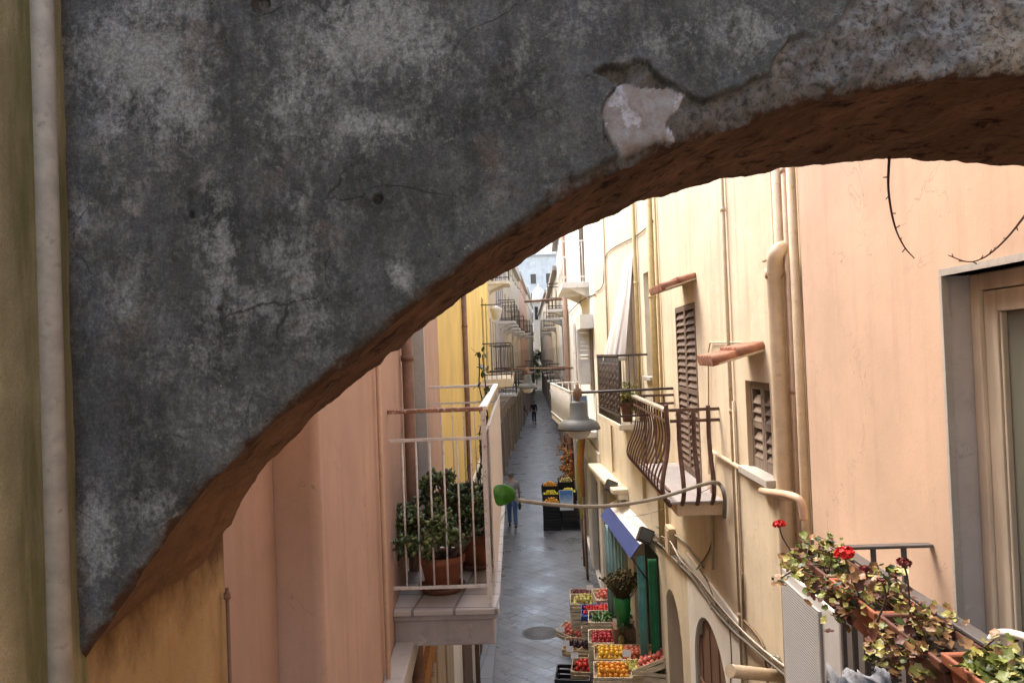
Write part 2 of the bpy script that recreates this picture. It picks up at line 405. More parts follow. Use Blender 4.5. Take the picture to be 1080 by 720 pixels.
def arch_face_mat():
    n = NT('weathered dark plaster', .92, .2)
    P = n.pos
    lost, patch, edge = n.attr('lost'), n.attr('patch'), n.attr('edge')
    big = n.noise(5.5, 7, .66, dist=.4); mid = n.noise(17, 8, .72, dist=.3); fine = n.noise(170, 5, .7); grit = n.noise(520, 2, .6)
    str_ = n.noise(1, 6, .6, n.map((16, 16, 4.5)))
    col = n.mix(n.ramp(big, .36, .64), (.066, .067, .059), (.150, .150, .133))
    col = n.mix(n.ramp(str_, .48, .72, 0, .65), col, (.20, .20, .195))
    # paler washed and sooty zones, broken up by the grain
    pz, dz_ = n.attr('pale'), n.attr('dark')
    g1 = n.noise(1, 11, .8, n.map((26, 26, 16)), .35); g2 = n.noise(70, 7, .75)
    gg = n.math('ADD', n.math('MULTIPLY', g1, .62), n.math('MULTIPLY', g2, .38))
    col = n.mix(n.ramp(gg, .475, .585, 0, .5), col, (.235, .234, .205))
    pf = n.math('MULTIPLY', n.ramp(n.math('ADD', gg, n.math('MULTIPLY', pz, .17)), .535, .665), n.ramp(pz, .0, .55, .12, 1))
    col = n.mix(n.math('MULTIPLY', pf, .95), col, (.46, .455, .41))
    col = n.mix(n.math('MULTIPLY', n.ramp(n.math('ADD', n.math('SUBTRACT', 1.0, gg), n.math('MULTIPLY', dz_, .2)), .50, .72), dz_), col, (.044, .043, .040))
    # pale lime blooms and brown rubs
    bloom = n.math('MULTIPLY', n.ramp(mid, .56, .70), n.ramp(n.noise(3.4, 4, .6, n.map((1, 1, 1), loc=(5, 2, 8))), .44, .60))
    col = n.mix(n.math('MULTIPLY', bloom, .85), col, (.45, .41, .345))
    brn = n.ramp(n.noise(6.0, 8, .72, n.map((1, 1, 1), loc=(9, 1, 4))), .56, .70, 0, .6)
    col = n.mix(brn, col, (.25, .185, .125))
    lowl = n.math('MULTIPLY', n.ramp(n.sep(2), 5.75, 5.25), n.ramp(n.noise(30, 7, .75), .52, .68))
    col = n.mix(n.math('MULTIPLY', lowl, .55), col, (.27, .25, .21))
    hv = n.new('ShaderNodeTexVoronoi', feature='DISTANCE_TO_EDGE'); n.put(hv.inputs['Vector'], n.mix(.16, P, n.new('ShaderNodeTexNoise').outputs['Color'])); hv.inputs['Scale'].default_value = 5.5
    hair = n.math('MULTIPLY', n.ramp(hv.outputs['Distance'], .012, .003), n.ramp(n.noise(3.3, 5, .6, n.map((1, 1, 1), loc=(3, 9, 2))), .50, .60))
    col = n.mix(n.math('MULTIPLY', hair, .75), col, (.03, .028, .024))
    run_ = n.math('MULTIPLY', n.ramp(n.noise(1, 5, .6, n.map((34, 34, 1.6))), .56, .68), n.ramp(n.noise(3, 4), .45, .6))
    col = n.mix(n.math('MULTIPLY', run_, .45), col, (.040, .040, .034))
    lich = n.math('MULTIPLY', n.ramp(n.noise(48, 5, .8), .60, .66), n.ramp(n.noise(6, 4, .6, n.map((1, 1, 1), loc=(8, 8, 3))), .46, .58))
    col = n.mix(n.math('MULTIPLY', lich, .8), col, (.46, .44, .37))
    vor = n.new('ShaderNodeTexVoronoi'); n.put(vor.inputs['Vector'], P); vor.inputs['Scale'].default_value = 26
    pit = n.math('MULTIPLY', n.ramp(vor.outputs['Distance'], .10, .04), n.ramp(n.noise(9, 3), .52, .58))
    col = n.mix(n.math('MULTIPLY', pit, .8), col, (.03, .026, .022))
    col = n.mix(n.ramp(fine, .36, .62, .0, .48), col, (.026, .026, .025))
    col = n.mix(n.math('MULTIPLY', n.ramp(grit, .56, .70), .24), col, (.30, .30, .29))
    # stone core where the coat has gone
    rc = n.mix(n.ramp(mid, .38, .64), (.17, .157, .14), (.40, .385, .355))
    rc = n.mix(n.ramp(n.noise(5, 5, .6, n.map((1, 1, 1), loc=(2, 7, 7))), .5, .66), rc, (.40, .335, .25))
    rc = n.mix(n.ramp(n.sep(0), .80, .25, 0, .85), rc, (.13, .115, .095))
    rc = n.mix(n.ramp(n.noise(75, 6, .78), .47, .62, 0, .9), rc, (.055, .045, .037))
    col = n.mix(lost, col, rc)
    pc = n.mix(n.ramp(n.noise(28, 6, .7), .42, .60), (.30, .25, .21), (.38, .355, .33))
    pc = n.mix(n.ramp(n.noise(14, 5, .7, n.map((1, 1, 1), loc=(4, 4, 1))), .54, .60), pc, (.55, .535, .55))
    pc = n.mix(n.ramp(n.noise(60, 5, .7), .52, .68, 0, .7), pc, (.28, .21, .17))
    col = n.mix(patch, col, pc)
    crack = n.math('MULTIPLY', n.math('MULTIPLY', lost, n.math('SUBTRACT', 1.0, lost)), n.ramp(n.noise(18, 4, .7), .35, .65, 0, 3.2))
    crack = n.math('MULTIPLY', crack, n.ramp(n.sep(0), .56, .46))
    col = n.mix(crack, col, (.03, .022, .018))
    em = n.ramp(n.math('ADD', edge, n.math('MULTIPLY', n.math('SUBTRACT', n.noise(20, 6, .7), .5), .07)), .002, .013)
    col = n.mix(em, (.085, .042, .022), col)
    n.color(col)
    h = n.math('ADD', n.math('ADD', n.math('MULTIPLY', fine, .35), n.math('MULTIPLY', mid, .8)), n.math('MULTIPLY', grit, .25))
    n.bump(h, .6, .006); return n.mat
def soffit_mat():
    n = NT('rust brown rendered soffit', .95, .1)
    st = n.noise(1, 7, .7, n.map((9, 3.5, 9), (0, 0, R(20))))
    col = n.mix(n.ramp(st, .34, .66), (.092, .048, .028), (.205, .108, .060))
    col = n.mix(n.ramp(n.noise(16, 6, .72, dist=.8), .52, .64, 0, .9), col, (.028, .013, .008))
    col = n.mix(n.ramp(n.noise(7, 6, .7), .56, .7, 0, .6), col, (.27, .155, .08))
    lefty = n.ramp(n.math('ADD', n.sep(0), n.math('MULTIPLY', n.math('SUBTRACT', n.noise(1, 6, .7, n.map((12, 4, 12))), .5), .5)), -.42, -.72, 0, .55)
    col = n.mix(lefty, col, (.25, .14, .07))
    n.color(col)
    n.bump(n.math('ADD', n.noise(45, 6, .7), n.math('MULTIPLY', st, 1.4)), .6, .012); return n.mat
M['arch'] = arch_face_mat(); M['soffit'] = soffit_mat()
FV = np.stack([flat[:, 0], YF+yoff, flat[:, 1]], 1)
grid_obj('plaster_face', FV, NXc, NRr, M['arch'], {'lost': lost, 'patch': patch, 'edge': de, 'pale': pale, 'dark': dark}, arch)
# soffit
first = FV.reshape(NXc, NRr, 3)[:, 0, :]
ts = np.linspace(0, 1, 60); sv_ = []
nx_, nz_ = -slope*-1, -np.ones_like(slope)
ln = np.sqrt(slope**2+1); nx_, nz_ = slope/ln, -1/ln
for i, x in enumerate(xs):
    y0 = first[i][1]
    for j, t in enumerate(ts):
        z = zf[i]*(1-t)+zb[i]*t; y = y0+(YB-y0)*t
        k = min(1, j/4)
        d = k*(.012*noise.fractal(Vector((x*7, y*3.0, z*7)), .9, 2.1, 6)+.006*noise.noise(Vector((x*26, y*9, z*26)))*(1-.6*t)-.004)
        hol = noise.noise(Vector((x*11+5, y*5, z*11)))
        if hol > .42: d -= k*(hol-.42)*.05
        sv_.append((x+nx_[i]*d, y, z+nz_[i]*d))
grid_obj('soffit', np.array(sv_), NXc, 60, M['soffit'], {}, arch)
sv_ = np.array(sv_).reshape(NXc, 60, 3)[:, -1, :]
mb = MB()
for i in range(NXc-1):
    a, b = sv_[i], sv_[i+1]
    mb.poly([a, b, (b[0], YB, 8), (a[0], YB, 8)])
mb.poly([(XL, YF+.03, 7.99), (XR, YF+.03, 7.99), (XR, YB, 7.99), (XL, YB, 7.99)])
mb.build('back_face', M['yellow'], arch)
# ------------------------------------------------------------------ facades
def facade(name, fr, u0, u1, z1, holes, mats, parent, depth=.22, back=4.0, z0=0):
    """a wall with real openings. holes: (ua, ub, za, zb, arched)"""
    mb = MB(); P = fr.pt
    us = sorted({u0, u1, *[h[0] for h in holes], *[h[1] for h in holes]})
    zs = sorted({z0, z1, *[h[2] for h in holes], *[h[3] for h in holes]})
    us = [a for a in us if u0 <= a <= u1]; zs = [a for a in zs if z0 <= a <= z1]
    for ua, ub in zip(us, us[1:]):
        for za, zb in zip(zs, zs[1:]):
            cu, cz = (ua+ub)/2, (za+zb)/2
            if any(h[0] < cu < h[1] and h[2] < cz < h[3] for h in holes):
                mb.poly([P(ua, za, -depth), P(ub, za, -depth), P(ub, zb, -depth), P(ua, zb, -depth)], 1)
            else: mb.poly([P(ua, za), P(ub, za), P(ub, zb), P(ua, zb)], 0)
    for h in holes:
        a, b, c, d = h[:4]; arched = len(h) > 4 and h[4]
        top = d
        sides = [((a, c), (a, d)), ((b, c), (b, d)), ((a, c), (b, c))]
        if arched:
            r = (b-a)/2; k = 14; rz = r*arched
            arc = [((a+b)/2-r*math.cos(PI*i/k), d-rz+rz*math.sin(PI*i/k)) for i in range(k+1)]
            for p, q in zip(arc, arc[1:]):
                if abs(p[1]-d) > 1e-6 or abs(q[1]-d) > 1e-6:
                    mb.poly([P(p[0], p[1]), P(q[0], q[1]), P(q[0], d), P(p[0], d)], 0)
                sides.append((p, q))
            sides[0] = ((a, c), (a, d-rz)); sides[1] = ((b, c), (b, d-rz))
        else: sides.append(((a, d), (b, d)))
        for p, q in sides: mb.poly([P(*p), P(*q), P(*q, -depth), P(*p, -depth)], 2 if len(mats) > 2 else 0)
    mb.poly([P(u0, z0), P(u0, z1), P(u0, z1, -back), P(u0, z0, -back)]); mb.poly([P(u1, z0), P(u1, z1), P(u1, z1, -back), P(u1, z0, -back)])
    mb.poly([P(u0, z1), P(u1, z1), P(u1, z1, -back), P(u0, z1, -back)]); mb.poly([P(u0, z0, -back), P(u1, z0, -back), P(u1, z1, -back), P(u0, z1, -back)])
    return mb.build(name, mats, parent)
def bld(fr, label, cat='building'): return thing('building', fr.pt(fr.L/2, 0, -1), label, cat)

def shutter_leaf(fr, ua, ub, za, zb, w, mat, parent, fw=.045, pitch=.052, mid=True, name='shutter'):
    f = MB()
    f.fbox(fr, ua, ua+fw, za, zb, w, w+.035); f.fbox(fr, ub-fw, ub, za, zb, w, w+.035)
    f.fbox(fr, ua+fw, ub-fw, za, za+fw*1.6, w+.001, w+.034); f.fbox(fr, ua+fw, ub-fw, zb-fw*1.3, zb, w+.001, w+.034)
    if mid: f.fbox(fr, ua+fw, ub-fw, (za+zb)/2-fw*.6, (za+zb)/2+fw*.6, w+.001, w+.034)
    z = za+fw*1.6+pitch*.6
    while z < zb-fw*1.3-pitch*.3:
        if not mid or abs(z-(za+zb)/2) > fw*.6+pitch*.4:
            P = fr.pt; a, b = ua+fw, ub-fw; t = .008; q = pitch*.42
            f.hexa([P(a, z+q-t, w), P(b, z+q-t, w), P(b, z-q-t, w+.036), P(a, z-q-t, w+.036), P(a, z+q, w), P(b, z+q, w), P(b, z-q, w+.036), P(a, z-q, w+.036)])
        z += pitch
    return f.build(name, mat, parent)
def window(fr, ua, ub, za, zb, parent, smat, w=-.12, sill=True, leaves=2, trim=None, back=True, pitch=.055):
    root = MB().fbox(fr, ua, ub, za, zb, w-.05, w-.04).build('window', M['glass'], parent)
    k = (ub-ua)/leaves
    for i in range(leaves): shutter_leaf(fr, ua+i*k+.004, ua+(i+1)*k-.004, za+.01, zb-.005, w, smat, root, pitch=pitch)
    if sill: MB().fbox(fr, ua-.06, ub+.06, za-.05, za+.006, w-.02, .07).build('sill', M['stone_trim'], root, bevel=.006)
    if trim:
        t = MB(); t.fbox(fr, ua-.09, ua-.003, za, zb+.09, -.01, .025); t.fbox(fr, ub+.003, ub+.09, za, zb+.09, -.01, .025); t.fbox(fr, ua-.003, ub+.003, zb+.003, zb+.088, -.01, .024)
        t.build('frame', trim, root)
    return root
def pipe(fr, pts, r, mat, parent, name='drainpipe', w=None, n=10, smooth=False, brackets=0):
    """pts are photo sightings on the facade offset by w"""
    w = r+.012 if w is None else w
    q = [fr.at(p[0], p[1], p[2] if len(p) > 2 else w) for p in pts]
    if smooth: q = smooth_path(q)
    return MB().tube(q, r, n).build(name, mat, parent)
def vpipe(fr, px, py, z0, z1, r, mat, parent, name='drainpipe', clamp=1.6, w=None):
    w = r+.012 if w is None else w
    u, _ = fr.hit(px, py, w)
    o = MB().tube([fr.pt(u, z0, w), fr.pt(u, z1, w)], r, 12).build(name, mat, parent)
    if clamp:
        z = z0+.5*clamp
        while z < z1:
            MB().lathe(fr.pt(u, z, w), [(r, -.018), (r+.006, -.018), (r+.006, .018), (r, .018)], 12).build('clamp', mat, o)
            z += clamp
    return o

# ---- left side
LA0 = Fr((-.83, -4), (-.83, 1.95), -1)
def ochre_mat():
    n = NT('mossy ochre render', .95, .15)
    c = (.47, .40, .225)
    col = n.mix(n.ramp(n.noise(7, 6, .65), .35, .68), mul(c, .8), mul(c, 1.2))
    corner = n.ramp(n.math('ADD', n.sep(1), n.math('MULTIPLY', n.noise(1, 5, .6, n.map((14, 14, 5))), .05)), 1.17, 1.225)
    hi = n.ramp(n.noise(1, 5, .6, n.map((20, 20, 2.5))), .4, .6, .35, 1)
    col = n.mix(n.math('MULTIPLY', n.math('MULTIPLY', corner, hi), .85), col, (.115, .115, .03))
    col = n.mix(n.ramp(n.noise(240, 4, .7), .4, .7, 0, .5), col, mul(c, .45))
    # under the arch: smoother ochre with brown runs from above
    y = n.ramp(n.sep(1), 1.345, 1.36)
    oc = n.mix(n.ramp(n.noise(5, 6, .6), .35, .68), (.44, .275, .115), (.52, .35, .17))
    oc = n.mix(n.ramp(n.noise(1, 6, .7, n.map((1, 16, 2))), .52, .72, 0, .35), oc, (.30, .15, .06))
    run = n.ramp(n.math('ADD', n.sep(2), n.math('MULTIPLY', n.math('SUBTRACT', n.noise(1, 7, .75, n.map((4, 9, 5), (R(-35), 0, 0))), .5), .35)), 4.90, 5.06)
    oc = n.mix(n.math('MULTIPLY', run, .9), oc, (.085, .038, .018))
    cr = n.ramp(n.math('ABSOLUTE', n.math('SUBTRACT', n.noise(9, 4, .6), .5)), .004, .0)
    oc = n.mix(n.math('MULTIPLY', cr, .35), oc, (.15, .08, .03))
    col = n.mix(y, col, oc)
    n.color(col); n.bump(n.math('ADD', n.math('MULTIPLY', n.noise(180, 5, .65), .6), n.noise(24, 5, .6)), .5, .008); return n.mat
M['ochre'] = ochre_mat()
bA = bld(LA0, 'ochre rendered house on the left with green moss behind its grey pipe')
facade('wall', LA0, 0, LA0.L-.0, 8, [], [M['ochre'], M['dark']], bA)
po = MB(); q0 = PY(50.5, 374, 1.262); xp, yp = q0.x+.004, 1.262
po.tube([(xp, yp, 3.2), (xp, yp, 7.5)], .0205, 16).build('drainpipe', M['pipe_grey'], bA)
# pink house with a projecting pilaster
LB0 = Fr((-.83, 1.951), (-.83, 2.33), -1); LB1 = Fr((-.69, 2.33), (-1.14, 8.8), -1)
bB = bld(LB1, 'pink plastered house on the left carrying the white railed balcony')
facade('wall', LB0, 0, LB0.L, 7.8, [], [M['pink'], M['dark']], bB)
mb = MB()
for k in range(7):      # softly rounded outer corner of the projecting part
    a0, a1 = PI/2*k/7, PI/2*(k+1)/7
    f = lambda a: (-.72+.03*math.sin(a)-.0, 2.335+.03-.03*math.cos(a))
    (x0, y0), (x1, y1) = f(a0), f(a1)
    mb.add([(x0, y0, 0), (x1, y1, 0), (x1, y1, 7.8), (x0, y0, 7.8)], [(0, 1, 2, 3)], 0, True)
mb.poly([(-.84, 2.335, 0), (-.72, 2.335, 0), (-.72, 2.335, 7.8), (-.84, 2.335, 7.8)])
mb.build('pilaster', M['pink'], bB)
u1, z1 = LB1.hit(433, 420); u2, _ = LB1.hit(447, 420)
du0, du1 = LB1.hit(434, 470)[0], LB1.hit(447, 470)[0]
facade('wall', LB1, .045, LB1.L, 7.8, [(du0, du1, 4.2, 6.3)], [M['pink'], M['dark'], M['stone_trim']], bB, depth=.12)
d = MB().fbox(LB1, du0+.03, du1-.03, 4.2, 6.27, -.10, -.06).build('door', M['frame_cream'], bB)
MB().fbox(LB1, du0+.12, du1-.12, 4.9, 6.1, -.06, -.054).build('pane', M['glass'], d)
t = MB(); t.fbox(LB1, du0-.14, du0-.002, 4.2, 6.45, -.01, .03); t.fbox(LB1, du1+.002, du1+.12, 4.2, 6.45, -.01, .03); t.fbox(LB1, du0-.002, du1+.002, 6.302, 6.44, -.01, .029)
t.build('door_surround', M['stone_trim'], bB)
vpipe(LB1, 431, 420, .5, 7.8, .035, M['pipe_brown'], bB, clamp=2)
vpipe(LB1, 399.5, 420, .5, 7.8, .012, M['pipe_peach'], bB, name='conduit', clamp=0)
p = [(-.815, 1.93, 3.0), (-.815, 1.93, 4.93)]
o = MB().tube(p, .005, 8).build('conduit', M['pipe_brown'], bB)
for z in (4.62, 4.91): MB().lathe((-.815, 1.93, z), [(.005, -.010), (.009, -.008), (.009, .008), (.005, .010)], 10).build('clamp', M['pipe_brown'], o)

# lower cornice and shop fronts under the balcony
cor = MB(); ca = [PY(395, 722, 3.55), PY(420, 684, 4.35)]
zc = 3.95
cor.fbox(LB1, LB1.uY(3.0), LB1.uY(6.6), 3.86, 4.0, 0, .10); cor.fbox(LB1, LB1.uY(3.0), LB1.uY(6.6), 3.78, 3.857, 0, .06)
cor.build('cornice', M['stone_trim'], bB, bevel=.01)
M['shop_wood'] = wood('orange brown shop joinery', (.40, .19, .06), .6)
M['shop_panel'] = wood('pale weathered shutter boards', (.42, .34, .25), .5)
sh = MB().fbox(LB1, LB1.uY(4.6), LB1.uY(8.75), 0, 3.3, 0, .04).build('shop_front', M['shop_wood'], bB)
for ya, yb in ((4.8, 6.0), (6.2, 7.15), (7.45, 8.6)):
    m = MB(); ua, ub = LB1.uY(ya), LB1.uY(yb); k = 6
    for i in range(k): m.fbox(LB1, ua+(ub-ua)*i/k+.006, ua+(ub-ua)*(i+1)/k-.006, .1, 3.1, .041, .062)
    m.build('shop_panel', M['shop_panel'], sh, bevel=.004)

# left balcony
bal = MB(); Pw = lambda Y: LB1.pt(LB1.uY(Y), 0)
Y0, Y1 = 4.02, 7.16
XO = lambda Y: -.275-.03*(Y-4)
sl = MB(); ZS = 4.175
def slab(mb, z0, z1, e):
    a, b = Pw(Y0-e), Pw(Y1+e)
    mb.hexa([(a.x, Y0-e, z0), (XO(Y0)+e, Y0-e, z0), (XO(Y1)+e, Y1+e, z0), (b.x, Y1+e, z0), (a.x, Y0-e, z1), (XO(Y0)+e, Y0-e, z1), (XO(Y1)+e, Y1+e, z1), (b.x, Y1+e, z1)])
M['slab_white'] = plaster('weathered white slab', (.40, .36, .345), stain=(.24, .21, .205), sc=3, amt=.5)
M['floor_tile'] = strip_mat('worn greyish balcony tiles', (.46, .425, .395), .22, .22)
bl = MB(); slab(bl, ZS-.20, ZS-.062, 0)
bl = bl.build('balcony', M['slab_white'], bB, bevel=.008)
s2 = MB(); slab(s2, ZS-.060, ZS-.034, .015); s2.build('edge', M['slab_white'], bl, bevel=.004)
s2 = MB(); slab(s2, ZS-.032, ZS-.001, .03); s2.build('slab', M['floor_tile'], bl, bevel=.006)
RZ = ZS+1.04
zr, zm, zl = RZ, RZ-.155, ZS+.10
wn, wf = Pw(Y0+.03), Pw(Y1-.03); on, of = Vector((XO(Y0)-.02, Y0+.03, 0)), Vector((XO(Y1)-.02, Y1-.03, 0))
zz = lambda p, z: Vector((p.x, p.y, z))
def bar(a, b, w_, h_):
    a, b = Vector(a), Vector(b); t = (b-a).normalized(); s_ = t.cross(Vector((0, 0, 1))).normalized()*w_/2; h = Vector((0, 0, h_/2))
    return [a-s_-h, a+s_-h, b+s_-h, b-s_-h, a-s_+h, a+s_+h, b+s_+h, b-s_+h]
MB().hexa(bar(zz(wn, zr), zz(on, zr), .035, .022)).build('handrail', M['rust'], bl, bevel=.004)
MB().hexa(bar(zz(on, zr+.003), zz(of, zr+.003), .045, .022)).build('handrail', M['white_rust'], bl, bevel=.004)
MB().hexa(bar(zz(wf, zr), zz(of, zr), .035, .022)).build('handrail', M['white_rust'], bl, bevel=.004)
for a, b in ((wn, on), (on, of), (wf, of)):
    for z in (zm, zl): MB().hexa(bar(zz(a, z), zz(b, z), .012, .016)).build('crossbar', M['white_rust'], bl)
for p in (on, of): MB().box(zz(p, (ZS+zr)/2), (.026, .026, zr-ZS)).build('post', M['white_rust'], bl)
def bars(a, b, n, z0, z1, mat, parent, s=.009):
    for i in range(1, n):
        p = a.lerp(b, i/n); MB().tube([zz(p, z0), zz(p, z1)], s/2+.001, 6).build('baluster', mat, parent)
bars(wn, on, 7, zl, zm, M['white_rust'], bl); bars(wf, of, 6, zl, zm, M['white_rust'], bl); bars(on, of, 18, zl, zm, M['white_rust'], bl)
nd = (of-on).normalized(); off = Vector((nd.y, -nd.x, 0))*.028
M['panel_pale'] = paint('pale pinkish white sheet', (.62, .56, .51), .55, .1)
MB().hexa(bar(zz(on+off, zl+.42), zz(of+off, zl+.42), .006, .86)).build('privacy_panel', M['panel_pale'], bl)

# yellow house, then the further left side of the lane
LC = Fr((-1.141, 8.83), (-1.58, 26), -1)
bC = bld(LC, 'bright yellow house on the left between the pink house and brown shopfronts')
facade('wall', LC, 0, LC.L, 8.2, [(LC.uY(20.6), LC.uY(21.9), 4.85, 7.1), (LC.uY(23.0), LC.uY(24.3), 4.85, 7.1)], [M['bright_yellow'], M['dark']], bC)
MB().fbox(LC, 0, LC.L, 0, 3.2, 0, .03).build('plinth', M['white'], bC)
vpipe(LC, 491, 370, 0, 8.2, .045, M['pipe_brown'], bC, clamp=2.4)
window(LC, LC.uY(20.6), LC.uY(21.9), 4.85, 7.1, bC, M['shutter'], w=-.08, sill=False); window(LC, LC.uY(23.0), LC.uY(24.3), 4.85, 7.1, bC, M['shutter'], w=-.08, sill=False)
for ya, yb in ((10.2, 11.6), (14.0, 15.4)):
    MB().fbox(LC, LC.uY(ya), LC.uY(yb), 0, 2.5, .031, .06).build('door', M['shutter'], bC)

def side_building(fr, label, wallmat, H, rows, cols, smat, zb=3.9, fh=3.2, ww=.9, wh=1.9, low=None, trim=None, shops=3, balc=(), doorm=None, cornice=True, bmat=None, cat='building', lowz=3.1):
    b = bld(fr, label, cat)
    holes = []; wins = []; shp = []
    for r in range(rows):
        for c in range(cols):
            u = fr.L*(c+.5)/cols; z = zb+.0+r*fh+(.0 if (r, c) in balc else .35)
            h = (u-ww/2, u+ww/2, z, z+wh-(.0 if (r, c) in balc else .3)); holes.append(h); wins.append((h, (r, c)))
    for k in range(shops):
        u = fr.L*(k+.5)/shops; wd = min(1.1, fr.L/shops*.36); h = (u-wd, u+wd, .02, 2.5); holes.append(h); shp.append(h)
    facade('wall', fr, 0, fr.L, H, holes, [wallmat, M['dark']], b)
    for h, rc in wins:
        window(fr, *h[:4], b, smat, w=-.08, sill=rc not in balc, trim=trim)
        if rc in balc: iron_balcony(fr, h[0]-.35, h[1]+.35, h[2], .75, b, M['iron_dark'], bmat or M['white'])
    for h in shp:
        d = MB().fbox(fr, h[0]+.03, h[1]-.03, h[2], h[3]-.02, -.20, -.10).build('shop_door', doorm or M['shutter'], b)
        MB().fbox(fr, h[0]+.18, h[1]-.18, .8, 2.2, -.099, -.09).build('pane', M['glass'], d)
    if low:
        segs = [0]+[x for h in shp for x in (h[0]-.01, h[1]+.01)]+[fr.L]
        m = MB()
        for a, c in zip(segs[::2], segs[1::2]): m.fbox(fr, a, c, 0, lowz-.4, 0, .03)
        m.fbox(fr, 0, fr.L, lowz-.397, lowz, 0, .05); m.build('plinth', low, b)
    if cornice: MB().fbox(fr, 0, fr.L, H-.45, H-.2, 0, .25).build('cornice', M['stone_trim'], b)
    return b
def iron_balcony(fr, ua, ub, z, out, parent, imat, smat, n=None, bh=.95, panel=None, brackets=True, thick=.10):
    b = MB().fbox(fr, ua, ub, z-thick, z, 0, out).build('balcony', smat, parent, bevel=.008)
    r = MB(); 
    for zz_ in (bh, .12): 
        MB().fbox(fr, ua+.02, ub-.02, z+zz_-.015, z+zz_+.015, out-.045, out-.015).build('handrail' if zz_ > .5 else 'crossbar', imat, b)
        r = MB(); r.fbox(fr, ua+.02, ua+.05, z+zz_-.0151, z+zz_+.0151, .001, out-.046); r.build('crossbar', imat, b)
        MB().fbox(fr, ub-.05, ub-.02, z+zz_-.0151, z+zz_+.0151, .001, out-.046).build('crossbar', imat, b)
    n = n or max(6, int((ub-ua)/.13))
    g = MB()
    for i in range(n+1):
        u = ua+.035+(ub-ua-.07)*i/n; g.tube([fr.pt(u, z, out-.03), fr.pt(u, z+bh, out-.03)], .008, 5)
    k = max(2, int(out/.13))
    for e in (ua+.035, ub-.035):
        for i in range(1, k): g.tube([fr.pt(e, z, out*i/k-.03), fr.pt(e, z+bh, out*i/k-.03)], .008, 5)
    g.build('railing', imat, b)
    if brackets:
        for u in (ua+.12, ub-.18): 
            P = fr.pt; MB().hexa([P(u, z-thick-.28, 0), P(u+.07, z-thick-.28, 0), P(u+.07, z-thick-.2, .06), P(u, z-thick-.2, .06), P(u, z-thick-.001, 0), P(u+.07, z-thick-.001, 0), P(u+.07, z-thick-.001, out*.75), P(u, z-thick-.001, out*.75)]).build('bracket', smat, b)
    if panel: MB().fbox(fr, ua+.03, ub-.03, z+.08, z+bh-.05, out-.012, out-.006).build('panel', panel, b)
    return b

LD = Fr((-1.58, 26.03), (-1.64, 32), -1); LE = Fr((-1.64, 32.03), (-1.62, 40), -1); LF = Fr((-1.62, 40.03), (-1.18, 58), -1); LG = Fr((-1.18, 58.04), (-.80, 78), -1); LH = Fr((-.80, 78.05), (-.35, 113), -1)
iron_balcony(LC, LC.uY(20.2), LC.uY(24.8), 4.85, .78, bC, M['iron_dark'], M['cream'], thick=.22)
side_building(LD, 'beige house on the left just past the bright yellow one', M['beige'], 9.6, 2, 3, M['shutter'], zb=4.85, low=M['brownstone'], balc=((0, 1), (1, 0)), bmat=M['cream'], shops=4)
side_building(LE, 'grey mauve house with narrow shutters midway along the left side', M['mauve'], 11.5, 3, 4, M['shutter_grey'], zb=3.8, low=M['brownstone'], balc=((0, 0), (1, 1), (0, 2), (1, 3)), shops=3)
side_building(LF, 'stained beige house deep in the left side with dark shopfronts', M['beige'], 11.5, 3, 6, M['shutter'], zb=3.7, low=M['brownstone'], balc=((0, 1), (1, 0), (1, 2), (0, 3), (1, 4)), shops=5)
side_building(LG, 'pinkish house far down the left side of the lane', M['salmon'], 12, 3, 6, M['shutter_grey'], low=M['mauve'], balc=((0, 2), (1, 0), (1, 3)), shops=5)
side_building(LH, 'cream house furthest down the left side', M['cream'], 12.5, 3, 8, M['shutter'], low=M['brownstone'], shops=6)
# ---- right side
RP = Fr((1.5, -4), (1.5, 4.28), 1)           # peach house
RY = Fr((1.65, 4.281), (1.65, 10.5), 1)      # cream yellow house
RB = Fr((1.65, 10.503), (1.28, 16.3), 1)     # house over the fruit shop
RC = Fr((1.28, 16.303), (1.24, 27), 1)
RD = Fr((1.24, 27.003), (1.32, 42), 1)
RE = Fr((1.32, 42.003), (1.2, 70), 1)
RF = Fr((1.2, 70.003), (.65, 113), 1)
bP = bld(RP, 'peach plastered house at the right with a glazed balcony door', 'building')
ud0, ud1 = RP.uY(1.86), RP.uY(2.84)
ZD0, ZD1 = 3.72, 5.725
facade('wall', RP, 0, RP.L, 8, [(ud0, ud1, ZD0, ZD1)], [M['peach'], M['dark'], M['marble']], bP, depth=.26)
t = MB()
t.fbox(RP, ud1-.012, ud1+.006, ZD0, ZD1-.001, -.02, .006); t.fbox(RP, ud0, ud1+.006, ZD1, ZD1+.025, -.098, .004)
M['marble_pale'] = plaster('pale marble edging', (.42, .38, .34), sc=4, amt=.2, rough=.5)
t.build('door_surround', M['marble_pale'], bP)
dr = MB(); dr.fbox(RP, ud1-.055, ud1-.001, ZD0, ZD1-.002, -.165, -.100); dr.fbox(RP, ud0, ud1-.056, ZD1-.06, ZD1-.002, -.165, -.101)
dr = dr.build('door_frame', M['frame_cream'], bP, bevel=.004)
lf = MB()
lf.fbox(RP, ud1-.135, ud1-.058, ZD0+.02, ZD1-.064, -.155, -.115); lf.fbox(RP, ud0, ud1-.136, ZD1-.14, ZD1-.064, -.155, -.1151); lf.fbox(RP, ud1-.149, ud1-.136, ZD0+.02, ZD1-.141, -.150, -.122)
lf.build('door', M['frame_cream'], bP, bevel=.004)
MB().fbox(RP, ud0, ud1-.15, ZD0+.02, ZD1-.142, -.146, -.140).build('pane', NT('glass over a drawn olive curtain', .18, .5).color((.15, .15, .12)).mat, bP)

